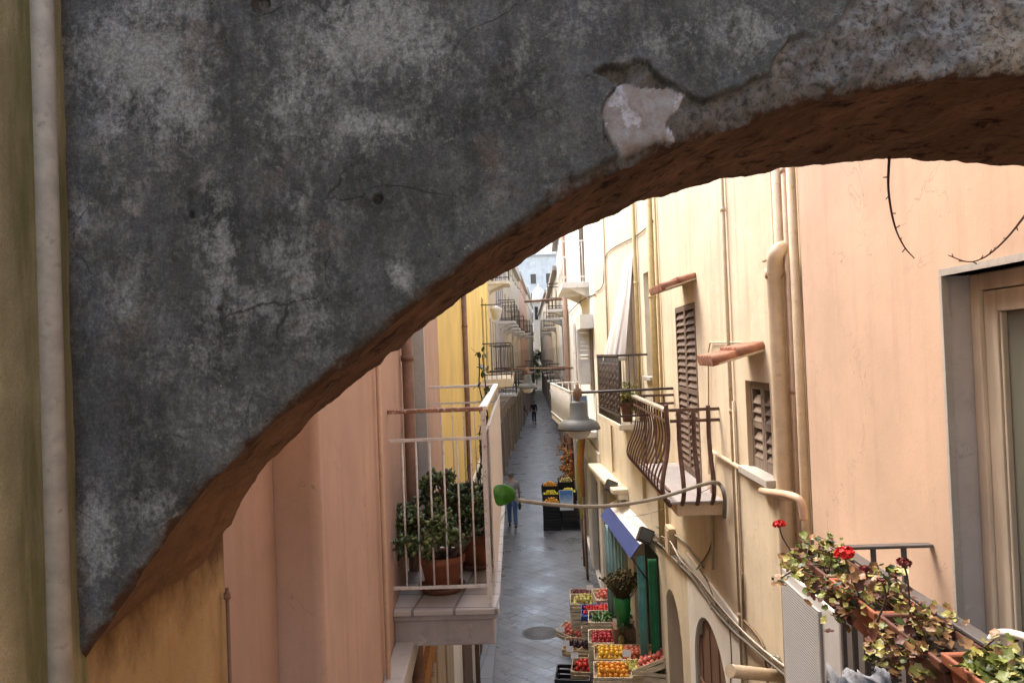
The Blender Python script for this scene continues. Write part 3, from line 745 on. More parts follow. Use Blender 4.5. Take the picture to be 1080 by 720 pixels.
bY = bld(RY, 'cream yellow house on the right with shuttered windows and many pipes')
w1a, w1b = RY.hit(812.5, 430)[0], RY.hit(787, 430)[0]
zt = RY.hit(788, 401)[1]; zb_ = RY.hit(790, 492)[1]
ub0, ub1 = RY.hit(737, 420)[0], RY.hit(716, 420)[0]
zB = 4.08; zBt = RY.hit(733, 318)[1]
ua0, ua1 = RY.hit(720, 690)[0], RY.hit(703.5, 690)[0]; zAt = RY.hit(709, 624)[1]
uc0, uc1 = RY.hit(771, 700)[0], RY.hit(735, 690)[0]; zCt = RY.hit(746, 650)[1]
ux0, ux1 = RY.hit(692, 330)[0], RY.hit(683.5, 330)[0]
ay1 = ua0-.9
facade('wall', RY, 0, RY.L, 8.8, [(w1a, w1b, zb_, zt), (ub0, ub1, zB, zBt), (ua0, ua1, 0.02, zAt, 1.0), (uc0, uc1, .02, zCt, .9)], [M['yellow'], M['dark'], M['yellow']], bY, depth=.42)
window(RY, w1a, w1b, zb_, zt, bY, M['shutter_grey'], w=-.075, pitch=.07)
window(RY, ub0, ub1, zB, zBt, bY, M['shutter'], w=-.03, sill=False, pitch=.075)
# low arched shop opening in its white limewashed surround
sh_ = MB()
aP = RY.pt
sh_.fbox(RY, uc1+.02, ua0-.02, .02, 3.05, .004, .03) if ua0-uc1 > .1 else None
def arch_panel(mb, fr, a, b, ztop, rise, c0, c1, zt_, w0, w1):
    r = (b-a)/2; rz = r*rise; k = 14
    arc = [((a+b)/2-r*math.cos(PI*i/k), ztop-rz+rz*math.sin(PI*i/k)) for i in range(k+1)]
    P = fr.pt
    for p, q in zip(arc, arc[1:]): mb.hexa([P(p[0], p[1], w0), P(q[0], q[1], w0), P(q[0], q[1], w1), P(p[0], p[1], w1), P(p[0], zt_, w0), P(q[0], zt_, w0), P(q[0], zt_, w1), P(p[0], zt_, w1)])
    mb.fbox(fr, c0, a, .02, zt_, w0, w1); mb.fbox(fr, b, c1, .02, zt_, w0, w1)
lw = MB(); arch_panel(lw, RY, uc0, uc1, zCt, .9, uc0-.45, uc1+.28, zCt+.42, .0, .022)
lw.build('limewash_band', M['white_lower'], bY)
cd = MB(); rC = (uc1-uc0)/2
k = 8
for i in range(k):
    a = uc0+(uc1-uc0)*i/k+.01; b = uc0+(uc1-uc0)*(i+1)/k-.01; c = (a+b)/2
    top = zCt-.9*rC+.9*rC*math.sqrt(max(0, 1-((c-(uc0+uc1)/2)/rC)**2))-.02
    cd.fbox(RY, a, b, max(1.9, .02), top, -.07, -.03+.008*(i % 2))
cd = cd.build('door', M['door_wood'], bY, bevel=.006)
m = MB(); m.fbox(RY, uc0+.02, uc1-.02, 1.78, 1.88, -.08, -.012); m.build('rail', M['door_wood'], cd)
MB().fbox(RY, uc0+.03, uc1-.03, .05, 1.77, -.09, -.06).build('shop_window', NT('street reflecting glass', .12).color((.10, .13, .16)).mat, bY)
M['inner_wall'] = plain('shaded passage wall', (.30, .21, .13), .9)
MB().fbox(RY, ua0+.02, ua1-.02, .05, zAt-.02, -.40, -.38).build('door', M['door_wood'], bY)
MB().fbox(RY, ua0+.004, ua1-.004, zAt-.72, zAt-.66, -.38, -.15).build('lintel', M['stone_trim'], bY)

def tile_canopy(fr, u0, u1, z, out, drop, parent, th=.05, n=None):
    base = MB().hexa([fr.pt(u0+.01, z-.028, 0), fr.pt(u1-.01, z-.028, 0), fr.pt(u1-.01, z-.028-drop, out-.03), fr.pt(u0+.01, z-.028-drop, out-.03), fr.pt(u0+.01, z-.012, 0), fr.pt(u1-.01, z-.012, 0), fr.pt(u1-.01, z-.012-drop, out-.03), fr.pt(u0+.01, z-.012-drop, out-.03)]).build('canopy', M['pipe_cream'], parent)
    n = n or int((u1-u0)/.072); m = MB(); rr = (u1-u0)/n*.52
    for i in range(n):
        u = u0+(u1-u0)*(i+.5)/n
        for s_ in range(2):
            a, b = s_/2-.0, (s_+1)/2+.06
            j = random.uniform(-.012, .012)
            pa = fr.pt(u+j*.3, z-drop*a+.012*(1-s_), out*a); pb = fr.pt(u+j, z-drop*b+.004+.012*(1-s_), out*b)
            m.tube([pa, pb], [rr*.82, rr], 10)
    m.build('roof_tiles', M['tile'], base); return base
tile_canopy(RY, RY.hit(807, 366)[0], RY.hit(807, 366)[0]+.50, RY.hit(807, 366)[1]+.0, .36, .085, bY)
tile_canopy(RY, RY.uY(7.72), RY.uY(8.5), RY.hit(735, 291)[1], .34, .09, bY)
# pipes
vpipe(RY, 691, 380, 2.9, 8.6, .045, M['pipe_yellow'], bY, clamp=2.2)
vpipe(RY, 697, 380, 3.2, 8.6, .018, M['pipe_yellow'], bY, name='conduit', clamp=0)
vpipe(RY, 770, 400, 2.4, 8.6, .017, M['pipe_cream'], bY, name='conduit', clamp=1.7)
vpipe(RY, 779, 560, .3, zb_+.5, .010, M['pipe_cream'], bY, name='conduit', clamp=0)
el = [(832, 263, -.03), (825, 262, .06), (819, 267, .115), (816.5, 280, .125), (816.8, 300, .12)]
q = smooth_path([RY.at(*p) for p in el], 6)
uD = (RY.at(816.8, 300, .12)-RY.p).dot(RY.U)
q += [RY.pt(uD, 5.6, .118), RY.pt(uD, 4.6, .115), RY.pt(uD, .25, .115)]
o = MB().tube(q, .048, 16).build('drainpipe', M['pipe_cream'], bY)
for z in (5.95, 4.55, 2.9): MB().lathe(RY.pt(uD, z, .12), [(.048, -.03), (.056, -.03), (.056, .03), (.048, .03)], 16).build('clamp', M['pipe_cream'], o)
MB().fbox(RY, RY.hit(820, 230)[0], RY.hit(806, 230)[0], RY.hit(812, 275)[1], 8.7, 0, .035).build('lesene', M['yellow'], bY, bevel=.008)
vpipe(RY, 829, 400, .3, 8.6, .036, M['pipe_cream'], bY, clamp=0)
vpipe(RY, 837, 400, .3, 8.6, .022, M['pipe_peach'], bY, clamp=1.4)
vpipe(RY, 843.5, 400, .3, 8.6, .028, M['pipe_cream'], bY, clamp=0)
pipe(RY, [(751, 476), (770, 487), (790, 499), (806, 508.5)], .020, M['pipe_cream'], bY, name='conduit')
pipe(RY, [(751, 476), (750.5, 520), (752, 600)], .014, M['pipe_cream'], bY, name='conduit')
pipe(RY, [(803, 517, .03), (812, 519, .20), (827, 521, .20), (838, 524, .19), (845, 530, .17), (848, 548, .16)], .024, M['pipe_peach'], bY, smooth=True, w=.2)
pipe(RY, [(748, 500, .02), (747, 372, .02), (749, 361, .02), (795, 361.5, .02)], .007, M['pipe_cream'], bY, name='cable')
# fat pipe crossing at the foot of the picture
uf, zf_ = RY.hit(770, 706, .14)
e0, e1 = RY.at(828, 713, 0), PY(770, 707, 5.05)
MB().tube([e0, e1], .042, 14).build('drainpipe', M['pipe_cream'], bY)

# goose-breast balcony
XF = 1.17; yb0, yb1 = 7.0, 9.3
bb = MB().fbox(RY, RY.uY(yb0), RY.uY(yb1), zB-.12, zB-.002, 0, 1.65-XF-.06).build('balcony', plaster('cream balcony slab', (.62, .47, .31), sc=3), bY, bevel=.01)
MB().fbox(RY, RY.uY(yb0)-.03, RY.uY(yb1)+.03, zB, zB+.022, 0, 1.65-XF+.0).build('slab', M['slab_white'], bb, bevel=.006)
zrT = 4.935; W = 1.65-XF
MB().fbox(RY, RY.uY(yb0), RY.uY(yb1), zrT-.02, zrT+.012, W-.03, W+.03).build('handrail', paint('weathered pale handrail', (.36, .29, .22), .6, .3, (.2, .1, .06), .3), bb, bevel=.006)
for yy in (yb0, yb1):
    for z in (zrT-.005, zrT-.105):
        MB().fbox(RY, RY.uY(yy)-.013, RY.uY(yy)+.013, z-.014, z+.014, 0, W-.031).build('crossbar', M['iron_brown'], bb)
MB().fbox(RY, RY.uY(yb0), RY.uY(yb1), zrT-.115, zrT-.095, W-.012, W+.012).build('crossbar', M['iron_brown'], bb)
MB().fbox(RY, RY.uY(yb0), RY.uY(yb1), zB+.10, zB+.118, W-.012, W+.012).build('crossbar', M['iron_brown'], bb)
def belly(u, w, du, dw, top, bot):
    prof = [(0, 0), (.12, .0), (.3, -.015), (.5, .02), (.68, .085), (.82, .11), (.92, .075), (1, .0)]
    return smooth_path([RY.pt(u+du*b, top+(bot-top)*t, w+dw*b) for t, b in prof], 4)
for i in range(14):
    u = RY.uY(yb0)+(yb1-yb0)*i/13
    MB().tube(belly(u, W, 0, 1, zrT-.02, zB+.02), .0095, 6).build('baluster', M['iron_brown'], bb)
for i, w_ in enumerate((.10, .235, .37)):
    MB().tube(belly(RY.uY(yb0), w_, -1, 0, zrT+.03-.05*(i != 0), zB-.01), .021, 8).build('baluster', M['iron_brown'], bb)
MB().tube(belly(RY.uY(yb0), W, -.7, .7, zrT+.05, zB-.02), .021, 8).build('baluster', M['iron_brown'], bb)
for i in range(1, 4): MB().tube([RY.pt(RY.uY(yb1), zrT, W*i/4), RY.pt(RY.uY(yb1), zB, W*i/4)], .012, 6).build('baluster', M['iron_brown'], bb)

# house over the fruit shop, with curtain balcony
def at_u(fr, px, py, w=0): return fr.hit(px, py, w)[0]
bF = bld(RB, 'cream house on the right above the fruit shop with a striped curtain')
zf0 = 4.42
uq0, uq1 = RB.uY(11.75), RB.uY(12.9)
us0, us1 = RB.uY(10.9), RB.uY(12.9); ug0, ug1 = RB.uY(13.75), RB.uY(15.5)
facade('wall', RB, 0, RB.L, 9.3, [(uq0, uq1, zf0, 6.75), (us0, us1, .02, 2.55), (ug0, ug1, .02, 2.75), (RB.uY(10.7), RB.uY(11.15), 5.1, 6.6)], [M['cream'], M['dark'], M['cream']], bF, depth=.3)
d = MB().fbox(RB, uq0+.01, uq1-.01, zf0, 6.74, -.2, -.14).build('door', M['shutter_grey'], bF)
for e in (uq0+.05, (uq0+uq1)/2+.02): MB().fbox(RB, e, e+.48, zf0+.15, 6.6, -.139, -.125).build('panel', M['shutter'], d)
window(RB, RB.uY(10.7), RB.uY(11.15), 5.1, 6.6, bF, M['white_paint'], leaves=1)
MB().fbox(RB, us0+.6, us1-.02, .02, 2.5, -.28, -.2).build('shop_door', M['shutter_green'], bF)
g = MB(); k = 22
for i in range(k): g.fbox(RB, ug0+.02, ug1-.02, .06+i*.12, .06+i*.12+.112, -.2, -.16)
g.build('roller_shutter', paint('grey brown roller shutter', (.28, .24, .20), .5, .3), bF)
for a, b in ((ug0-.32, ug0-.02), (ug1+.02, ug1+.26)): MB().fbox(RB, a, b, 0, 2.9, 0, .09).build('pilaster', M['stone_trim'], bF, bevel=.01)
ldg = MB(); ldg.fbox(RB, RB.uY(13.1), RB.L, 3.03, 3.11, 0, .27); ldg.fbox(RB, RB.uY(13.1), RB.L, 2.93, 3.027, 0, .18)
ldg.build('ledge', M['cream'], bF, bevel=.015)
vpipe(RB, 672, 330, 3.2, 9.2, .03, M['pipe_yellow'], bF, clamp=2.2)
vpipe(RB, 640, 330, 3.2, 8.6, .02, M['pipe_cream'], bF, name='conduit', clamp=0)
cb = iron_balcony(RB, RB.uY(11.05), RB.uY(13.2), zf0, .46, bF, M['iron_dark'], M['cream'], n=22, bh=1.0, thick=.08)
M['iron_panel'] = paint('brown openwork iron panel', (.10, .065, .055), .6, .3)
pn = MB(); ua_, ub_ = RB.uY(11.08), RB.uY(13.17)
for i in range(16):
    for j in range(7):
        c = RB.pt(ua_+(ub_-ua_)*(i+.5)/16, zf0+.2+.105*j, .43); rr = .05
        pts = [c+RB.U*rr*math.cos(a*PI/4)+Vector((0, 0, rr*math.sin(a*PI/4))) for a in range(9)]
        pn.tube(pts, .007, 4, caps=False)
pn.build('scrollwork', M['iron_panel'], cb)
MB().fbox(RB, RB.uY(13.15), RB.uY(13.17), zf0+.1, zf0+.95, .02, .42).build('panel', M['iron_panel'], cb)

bW = side_building(RC, 'sunlit white house on the right with a high white balcony', M['white'], 12, 0, 1, M['white_paint'], shops=3, low=M['white_lower'], lowz=3.3)
def extra_balcony(fr, b, Ya, Yb, z, out, imat, smat, panel=None, door=True, bh=.95, thick=.14):
    ua, ub = fr.uY(Ya), fr.uY(Yb)
    r = iron_balcony(fr, ua, ub, z, out, b, imat, smat, panel=panel, bh=bh, thick=thick)
    if door: window(fr, (ua+ub)/2-.45, (ua+ub)/2+.45, z, z+2.1, b, M['shutter_grey'], w=.02, sill=False)
extra_balcony(RC, bW, 17.6, 20.6, 7.12, .62, M['white_paint'], M['white'], panel=None)
M['panel_white'] = paint('white balcony sheet', (.78, .76, .72), .5, .06)
wbx = [(1.27, 16.7), (.72, 16.9), (.38, 22.0), (1.25, 22.2)]
def prism(mb, P2, z0, z1): n_ = len(P2); return mb.add([(x, y, z0) for x, y in P2]+[(x, y, z1) for x, y in P2], [list(range(n_))[::-1], [n_+i for i in range(n_)]]+[(i, (i+1) % n_, n_+(i+1) % n_, n_+i) for i in range(n_)])
wb = prism(MB(), wbx, 3.60, 3.73).build('balcony', M['white'], bW, bevel=.01)
for i in range(3):
    (xa, ya_), (xb, yb_) = wbx[i], wbx[i+1]
    for z in (3.80, 4.62): MB().hexa(bar((xa, ya_, z), (xb, yb_, z), .04, .03)).build('handrail' if z > 4 else 'crossbar', M['white_paint'], wb)
    a_, b_ = Vector((xa, ya_, 0)), Vector((xb, yb_, 0)); k = int((b_-a_).length/.16); g = MB()
    for j in range(k+1): q_ = a_.lerp(b_, j/k); g.tube([zz(q_, 3.73), zz(q_, 4.62)], .011, 5)
    g.build('railing', M['white_paint'], wb)
MB().hexa(bar((.735, 16.95, 4.16), (.395, 22.0, 4.16), .006, .70)).build('privacy_panel', M['panel_white'], wb)
M['blue_sheet'] = paint('faded blue sheet', (.10, .17, .30), .6, .2)
MB().hexa(bar((.78, 16.92, 4.16), (1.1, 16.80, 4.16), .006, .72)).build('panel', M['blue_sheet'], wb)
window(RC, RC.uY(16.9), RC.uY(17.6), 4.6, 6.2, bW, M['shutter_grey'], w=.02, leaves=2, sill=False)
window(RC, RC.uY(23.5), RC.uY(24.3), 4.6, 6.4, bW, M['white_paint'], w=.02, leaves=2)
vpipe(RC, 597, 350, 0, 11, .09, M['salmon'], bW, clamp=3)
MB().fbox(RC, RC.uY(16.6), RC.uY(17.9), 6.0, 6.3, .0, .30).build('air_duct', M['white_paint'], bW)
side_building(RD, 'white house on the right beyond the white balcony', M['white'], 11.5, 2, 4, M['shutter_grey'], shops=4, low=M['salmon'], balc=((0, 0), (0, 1), (1, 2), (1, 0)))
side_building(RE, 'pale cream house far along the right side', M['cream'], 10.5, 2, 7, M['shutter_grey'], shops=6, low=M['stone_trim'], balc=((0, 0), (0, 3), (1, 1), (0, 5), (1, 4)))
side_building(RF, 'white house furthest along the right side', M['white'], 11.5, 2, 9, M['shutter'], shops=6, low=M['beige'])
# building closing the view, with a small bell turret, trees before it
RZ_ = Fr((-9, 126), (9, 126), 1); RZ_.N = Vector((0, -1, 0))
bZ = side_building(RZ_, 'pale building closing the far end of the lane', M['white'], 22, 5, 7, M['shutter_grey'], shops=4, low=M['stone_trim'])
tw = thing('bell_turret', (.7, 117, 0), 'pale stone turret with a rounded top at the end of the lane', 'turret')
MB().box((.7, 117, 6.6), (1.9, 1.9, 13.2)).build('shaft', M['stone_trim'], tw, bevel=.05)
MB().box((.7, 117, 13.35), (2.3, 2.3, .3)).build('cornice', M['stone_trim'], tw, bevel=.05)
MB().lathe((.7, 117, 13.5), [(1.0, 0), (1.0, .8), (.95, 1.2), (.75, 1.7), (.4, 2.05), (.1, 2.2), (.08, 2.6), (0, 2.65)], 20).build('dome', M['white'], tw)
m = MB()
for s_ in (-1, 1): m.box((.7+s_*.42, 116.03, 11.6), (.5, .06, 2.0))
m.build('opening', M['dark'], tw)

for k_, (Y_, w0_) in enumerate(((17.35, .03), (17.75, .03))):
    us_ = RC.uY(Y_); fr_ = Fr((RC.pt(us_, 0, w0_).x, RC.pt(us_, 0, w0_).y), (RC.pt(us_, 0, .52).x, RC.pt(us_, 0, .52).y-.12), 1); fr_.N = Vector((0, -1, 0))
    shutter_leaf(fr_, 0, .30, 4.75, 6.0, 0, M['white_paint'], bW, name='open_shutter', pitch=.10)
# ------------------------------------------------------------------ plants
def leaf_blade(mb, p, d, up, L, Wd, m=0, cup=.25, n=3):
    """a small pointed oval leaf, folded along its rib"""
    d = d.normalized(); s_ = d.cross(up)
    if s_.length < 1e-3: s_ = d.cross(Vector((1, 0, 0)))
    s_.normalize(); nrm = s_.cross(d)
    prof = [(0, .15), (.3, .9), (.62, 1), (.88, .55), (1, .05)]
    vs = []
    for t, wv in prof:
        c = p+d*(L*t)-nrm*(cup*L*t*t*.5)
        vs += [c-s_*(Wd*wv/2)+nrm*(cup*Wd*.3), c, c+s_*(Wd*wv/2)+nrm*(cup*Wd*.3)]
    fs = []
    for i in range(len(prof)-1):
        a = i*3; fs += [(a, a+1, a+4, a+3), (a+1, a+2, a+5, a+4)]
    mb.add(vs, fs, m, True)
def round_leaf(mb, p, nrm, r, m=0, lobes=5):
    nrm = nrm.normalized(); a = nrm.cross(Vector((random.random()-.5, random.random()-.5, .3))).normalized(); b = nrm.cross(a)
    k = 15; vs = [p-nrm*r*.25]
    for i in range(k):
        q = 2*PI*i/k; rr = r*(1+.13*math.cos(lobes*q))*(.45 if i == 0 else 1)
        vs.append(p+(a*math.cos(q)+b*math.sin(q))*rr+nrm*(.06*r*math.sin(q*3)+random.uniform(-.16, .16)*r))
    mb.add(vs, [(0, 1+i, 1+(i+1) % k) for i in range(k)], m, True)
def rv(): return Vector((random.gauss(0, 1), random.gauss(0, 1), random.gauss(0, 1))).normalized()
M['jade_a'] = leafmat('jade leaf dark', (.075, .115, .038), rough=.35); M['jade_b'] = leafmat('jade leaf olive', (.17, .20, .075), rough=.35); M['jade_c'] = leafmat('jade leaf brown', (.10, .075, .045), rough=.4)
M['bark'] = wood('brown bark', (.14, .085, .055), 2)
M['soil'] = plaster('dark soil', (.05, .035, .025), sc=8)
M['leaf_g'] = leafmat('geranium green', (.17, .20, .04)); M['leaf_y'] = leafmat('geranium yellow green', (.36, .32, .08)); M['leaf_b'] = leafmat('geranium dry brown', (.28, .15, .06)); M['leaf_r'] = leafmat('geranium reddish', (.15, .055, .035)); M['leaf_d'] = leafmat('geranium dark green', (.05, .075, .02))
M['red'] = leafmat('red petals', (.72, .015, .012), .2); M['darkred'] = leafmat('faded red petals', (.16, .012, .012), .3)
M['leaf_bright'] = leafmat('bright green leaf', (.04, .17, .012), .25, .35)
def pot(c, r, h, parent, mat):
    p = MB().lathe(c, [(0, .0), (r*.70, .0), (r*.95, h*.78), (r*1.08, h*.79), (r*1.10, h), (r*.98, h), (r*.96, h*.93), (0, h*.92)], 24).build('pot', mat, parent)
    MB().lathe(Vector(c)+Vector((0, 0, h*.925)), [(r*.95, 0), (r*.5, .015), (0, .02)], 16).build('soil', M['soil'], p)
    return p
def jade(c, r, h, crown, n, seed, label, squash=(1, 1, 1), nb=7, saucer=True, tall=.45, xmax=9):
    random.seed(seed)
    t = thing('jade_plant', c, label, 'potted plant')
    c = Vector(c)
    if saucer: MB().lathe(c, [(0, .0), (r*.9, .0), (r*1.08, .035), (r*1.0, .035), (r*.85, .012), (0, .012)], 22).build('saucer', M['terra_brown'], t)
    pot(c+Vector((0, 0, .014)), r, h, t, M['terra'])
    tr = MB(); tips = []
    top = c+Vector((0, 0, h))
    def grow(p, d, L, rad, dep):
        q = p+d*L
        if q.x > xmax: d = Vector((-abs(d.x), d.y, d.z)); q = p+d*L
        mid_ = p.lerp(q, .5)+rv()*L*.1
        tr.tube(smooth_path([p, mid_, q], 3), [rad*(1-.3*i/6) for i in range(7)], 7)
        if dep == 0: tips.append((q, d)); return
        if dep < 3: tips.append((mid_, d))
        for k in range(random.choice((2, 3, 3))):
            nd_ = (d+rv()*.85+Vector((-.08, 0, .12))).normalized(); nd_ = Vector((nd_.x*squash[0], nd_.y*squash[1], nd_.z*squash[2])).normalized()
            grow(q, nd_, L*random.uniform(.6, .85), rad*.66, dep-1)
    for k in range(nb):
        a = 2*PI*k/nb+random.random()*.5
        d = Vector((math.cos(a)*1.0*squash[0], math.sin(a)*.8*squash[1], .8)).normalized()
        grow(top+Vector((math.cos(a)*.03, math.sin(a)*.03, -.03)), d, crown*tall*random.uniform(.62, .92), .020, 3)
    tr.build('trunk', M['bark'], t)
    fo = MB()
    per = max(3, n//len(tips))
    for q, d in tips:
        for k in range(per):
            dd = (d*.5+rv()).normalized(); p = q+rv()*crown*.07*random.random()
            L = random.uniform(.034, .056)
            m = random.choices((0, 1, 2), (5, 4, 1))[0]
            fo_leaf(fo, p, dd, L, m)
    fo.build('foliage', [M['jade_a'], M['jade_b'], M['jade_c']], t); return t
def fo_leaf(mb, p, d, L, m):
    s_ = d.cross(rv()).normalized(); nrm = s_.cross(d); W_ = L*.62; th = L*.12
    o = [p, p+d*L*.45-s_*W_/2, p+d*L*.85-s_*W_*.36, p+d*L, p+d*L*.85+s_*W_*.36, p+d*L*.45+s_*W_/2, p+d*L*.55+nrm*th, p+d*L*.55-nrm*th]
    mb.add(o, [(6, i, (i+1) % 6) for i in range(6)]+[(7, (i+1) % 6, i) for i in range(6)], m, True)
pc = PY(467, 614, 4.42); pc2 = PY(503, 603, 4.85)
jade((-.585, 4.33, ZS), .125, .19, .50, 2900, 5, 'bushy jade plant in a terracotta pot near the front of the white balcony', nb=6, xmax=-.36)
jade((-.425, 4.80, ZS), .125, .20, .42, 2000, 9, 'jade plant in the terracotta pot against the outer rail of the white balcony', nb=5, xmax=-.345)
# climber on the outer rail
random.seed(3)
t = thing('climbing_plant', (-.36, 5.6, ZS), 'leafy green climber twining up the white railing behind the jade plants', 'plant')
pot(Vector((-.45, 5.6, ZS)), .11, .19, t, M['terra'])
st = MB(); fo = MB()
for k in range(2):
    p = Vector((-.44, 5.6, ZS+.19)); pts = [p]
    for i in range(10):
        p = p+Vector((random.uniform(-.02, .035), random.uniform(-.06, .06), .105+.02*random.random())); p.x = min(p.x, -.335); pts.append(p)
        for j in range(4): leaf_blade(fo, p+rv()*.02, rv()+Vector((0, 0, .2)), Vector((0, 0, 1)), random.uniform(.04, .065), random.uniform(.022, .034), random.choice((0, 0, 1)))
    st.tube(smooth_path(pts, 3), .005, 5)
st.build('stem', M['bark'], t); fo.build('foliage', [M['leaf_d'], M['leaf_g']], t)
# shell-like white ball planter between the pots
m = MB().ball((-.405, 4.62, ZS+.30), (.05, .05, .055), 16, 10)
m.build('globe', M['lamp_white'], label='small white globe between the two jade plants', cat='globe')

# near flower balcony
XB = 1.15; ZR = 4.70; YE = 3.0; YS = .9; ZFL = 3.70
fb = thing('balcony_railing', (1.3, 2, ZFL), 'grey iron railing of the near balcony under the geranium boxes', 'railing')
MB().hexa([(XB-.08, YS, ZFL-.16), (1.499, YS, ZFL-.16), (1.499, YE+.08, ZFL-.16), (XB-.08, YE+.08, ZFL-.16), (XB-.08, YS, ZFL), (1.499, YS, ZFL), (1.499, YE+.08, ZFL), (XB-.08, YE+.08, ZFL)]).build('slab', M['stone_trim'], fb, bevel=.01)
MB().box((XB, (YS+YE)/2, ZR), (.045, YE-YS, .012)).build('handrail', M['iron_grey'], fb, bevel=.003)
MB().box(((XB+1.5)/2+.012, YE, ZR), (1.5-XB-.025, .04, .012)).build('handrail', M['iron_grey'], fb, bevel=.003)
MB().box((XB, (YS+YE)/2, ZFL+.09), (.03, YE-YS, .01)).build('crossbar', M['iron_grey'], fb)
MB().box(((XB+1.5)/2+.012, YE, ZFL+.09), (1.5-XB-.025, .03, .01)).build('crossbar', M['iron_grey'], fb)
y = YE
while y > YS:
    MB().box((XB, y, (ZFL+ZR)/2), (.016, .016, ZR-ZFL-.012)).build('baluster', M['iron_grey'], fb); y -= .105
for i in (1, 2): MB().box((XB+(1.5-XB)*i/3+.01, YE, (ZFL+ZR)/2), (.016, .016, ZR-ZFL-.012)).build('baluster', M['iron_grey'], fb)
planters = [(3.06, 2.70, 4.685, 'terra_brown', 'brown planter of green geraniums at the far corner of the near balcony', (5, 4, 2, 1, 2), 3), (2.66, 2.33, 4.685, 'terra', 'planter of reddish geraniums with a bright red bloom, second from far end', (2, 3, 4, 3, 1), 4), (2.29, 1.96, 4.69, 'terra_brown', 'planter of withered brown and yellow geraniums in the middle of the rail', (1, 4, 6, 3, 1), 5), (1.93, 1.64, 4.715, 'terra', 'terracotta planter of small bright green leaves nearest the viewer', (6, 4, 1, 0, 1), 6)]
GM = [M['leaf_g'], M['leaf_y'], M['leaf_b'], M['leaf_r'], M['leaf_d']]
XPc = 1.06
for n_, (ya, yb, zt_, pm, lab, wts, sdv) in enumerate(planters):
    random.seed(sdv)
    t = thing('geranium_planter', (XPc, (ya+yb)/2, zt_-.16), lab, 'planter', 'planters hung along the near balcony rail')
    h = .125; wb, wt_ = .052, .07
    m = MB()
    def ring(s, z, e=0): q_ = (.07-s)*.6; return [(XPc-s, yb-e+q_, z), (XPc+s, yb-e+q_, z), (XPc+s, ya+e-q_, z), (XPc-s, ya+e-q_, z)]
    rings = [ring(wb, zt_-h), ring(.068, zt_-.03), ring(.078, zt_-.029, .008), ring(.080, zt_, .01), ring(.068, zt_, -.004), ring(.064, zt_-.02, -.008)]
    vs = [v for r_ in rings for v in r_]; fs = [(3, 2, 1, 0)]
    for i in range(len(rings)-1):
        for k in range(4): fs.append((i*4+k, i*4+(k+1) % 4, i*4+4+(k+1) % 4, i*4+4+k))
    m.add(vs, fs); box_ = m.build('planter_box', M[pm], t, bevel=.005)
    MB().poly(ring(.065, zt_-.022, -.008)).build('soil', M['soil'], t)
    st, fo, fl = MB(), MB(), MB()
    small = n_ == 3
    for k in range(36 if not small else 80):
        p = Vector((XPc+random.uniform(-.06, .06), random.uniform(yb+.02, ya-.02), zt_-.02))
        hh = random.uniform(.01, .09) if not small else random.uniform(.005, .05)
        d = Vector((random.gauss(0, .8), random.gauss(0, .6), 1.0)).normalized()
        if random.random() < .42 and not small: d = Vector((-1, random.gauss(0, .5), random.uniform(-.75, .3))).normalized(); hh = hh*.9+.05
        q = p+d*hh; st.tube([p, p.lerp(q, .5)+rv()*.01, q], .0028, 4)
        for j in range(9):
            off = rv()*random.uniform(.01, .045 if not small else .03)
            nn = (Vector((0, -.35, 1))+rv()*.8)
            round_leaf(fo, q+off, nn, random.uniform(.007, .018) if not small else random.uniform(.008, .017), random.choices(range(5), wts)[0])
    st.build('stem', M['bark'], t); fo.build('foliage', GM, t)
    def bloom(px, py, Y, r, mat, nm='bloom'):
        c = PY(px, py, Y); b = MB(); 
        for k in range(95):
            d = rv(); d.z = abs(d.z)*.8-.1; round_leaf(b, c+d*r*random.uniform(.6, 1.05), (d+rv()*.5), r*.22, 0, 3)
        o = b.build(nm, mat, t); MB().tube(smooth_path([(c.x+random.uniform(-.02, .05), min(max(c.y+random.uniform(-.05, .05), yb+.02), ya-.02), zt_-.02), c+Vector((.01, 0, -.05)), c], 4), .003, 5).build('flower_stem', M['jade_c'], o)
    if n_ == 0: bloom(822, 553, 3.02, .026, M['red'])
    if n_ == 1: bloom(891, 585, 2.5, .036, M['red']); bloom(912, 600, 2.55, .018, M['darkred'])
    if n_ == 2: bloom(953, 594, 2.2, .022, M['darkred']); bloom(930, 612, 2.25, .014, M['darkred'])
# air conditioner
M['ac_white'] = paint('off white enamel', (.60, .585, .56), .45, .08)
ac = thing('air_conditioner', (1.34, 3.45, 3.76), 'white air conditioner unit mounted beyond the geranium balcony', 'air conditioner')
AX, AY0, AY1, AZ0, AZ1 = 1.185, 3.13, 3.86, 3.74, 4.39
MB().hexa([(AX, AY0, AZ0), (1.47, AY0, AZ0), (1.47, AY1, AZ0), (AX, AY1, AZ0), (AX, AY0, AZ1), (1.47, AY0, AZ1), (1.47, AY1, AZ1), (AX, AY1, AZ1)]).build('casing', M['ac_white'], ac, bevel=.012)
g = MB(); g.hexa([(AX-.012, AY0+.2, AZ0+.04), (AX-.001, AY0+.2, AZ0+.04), (AX-.001, AY1-.03, AZ0+.04), (AX-.012, AY1-.03, AZ0+.04), (AX-.012, AY0+.2, AZ1-.05), (AX-.001, AY0+.2, AZ1-.05), (AX-.001, AY1-.03, AZ1-.05), (AX-.012, AY1-.03, AZ1-.05)])
g.build('fan_panel', paint('pale grey grille plastic', (.36, .35, .345), .5, .05), ac)
g = MB()
for i in range(44): 
    z = AZ0+.06+i*.0125; g.box((AX-.0125, (AY0+.2+AY1-.03)/2, z), (.003, AY1-AY0-.25, .004))
g.build('grille', paint('grey plastic slats', (.40, .39, .38), .5, .05), ac)
g = MB()
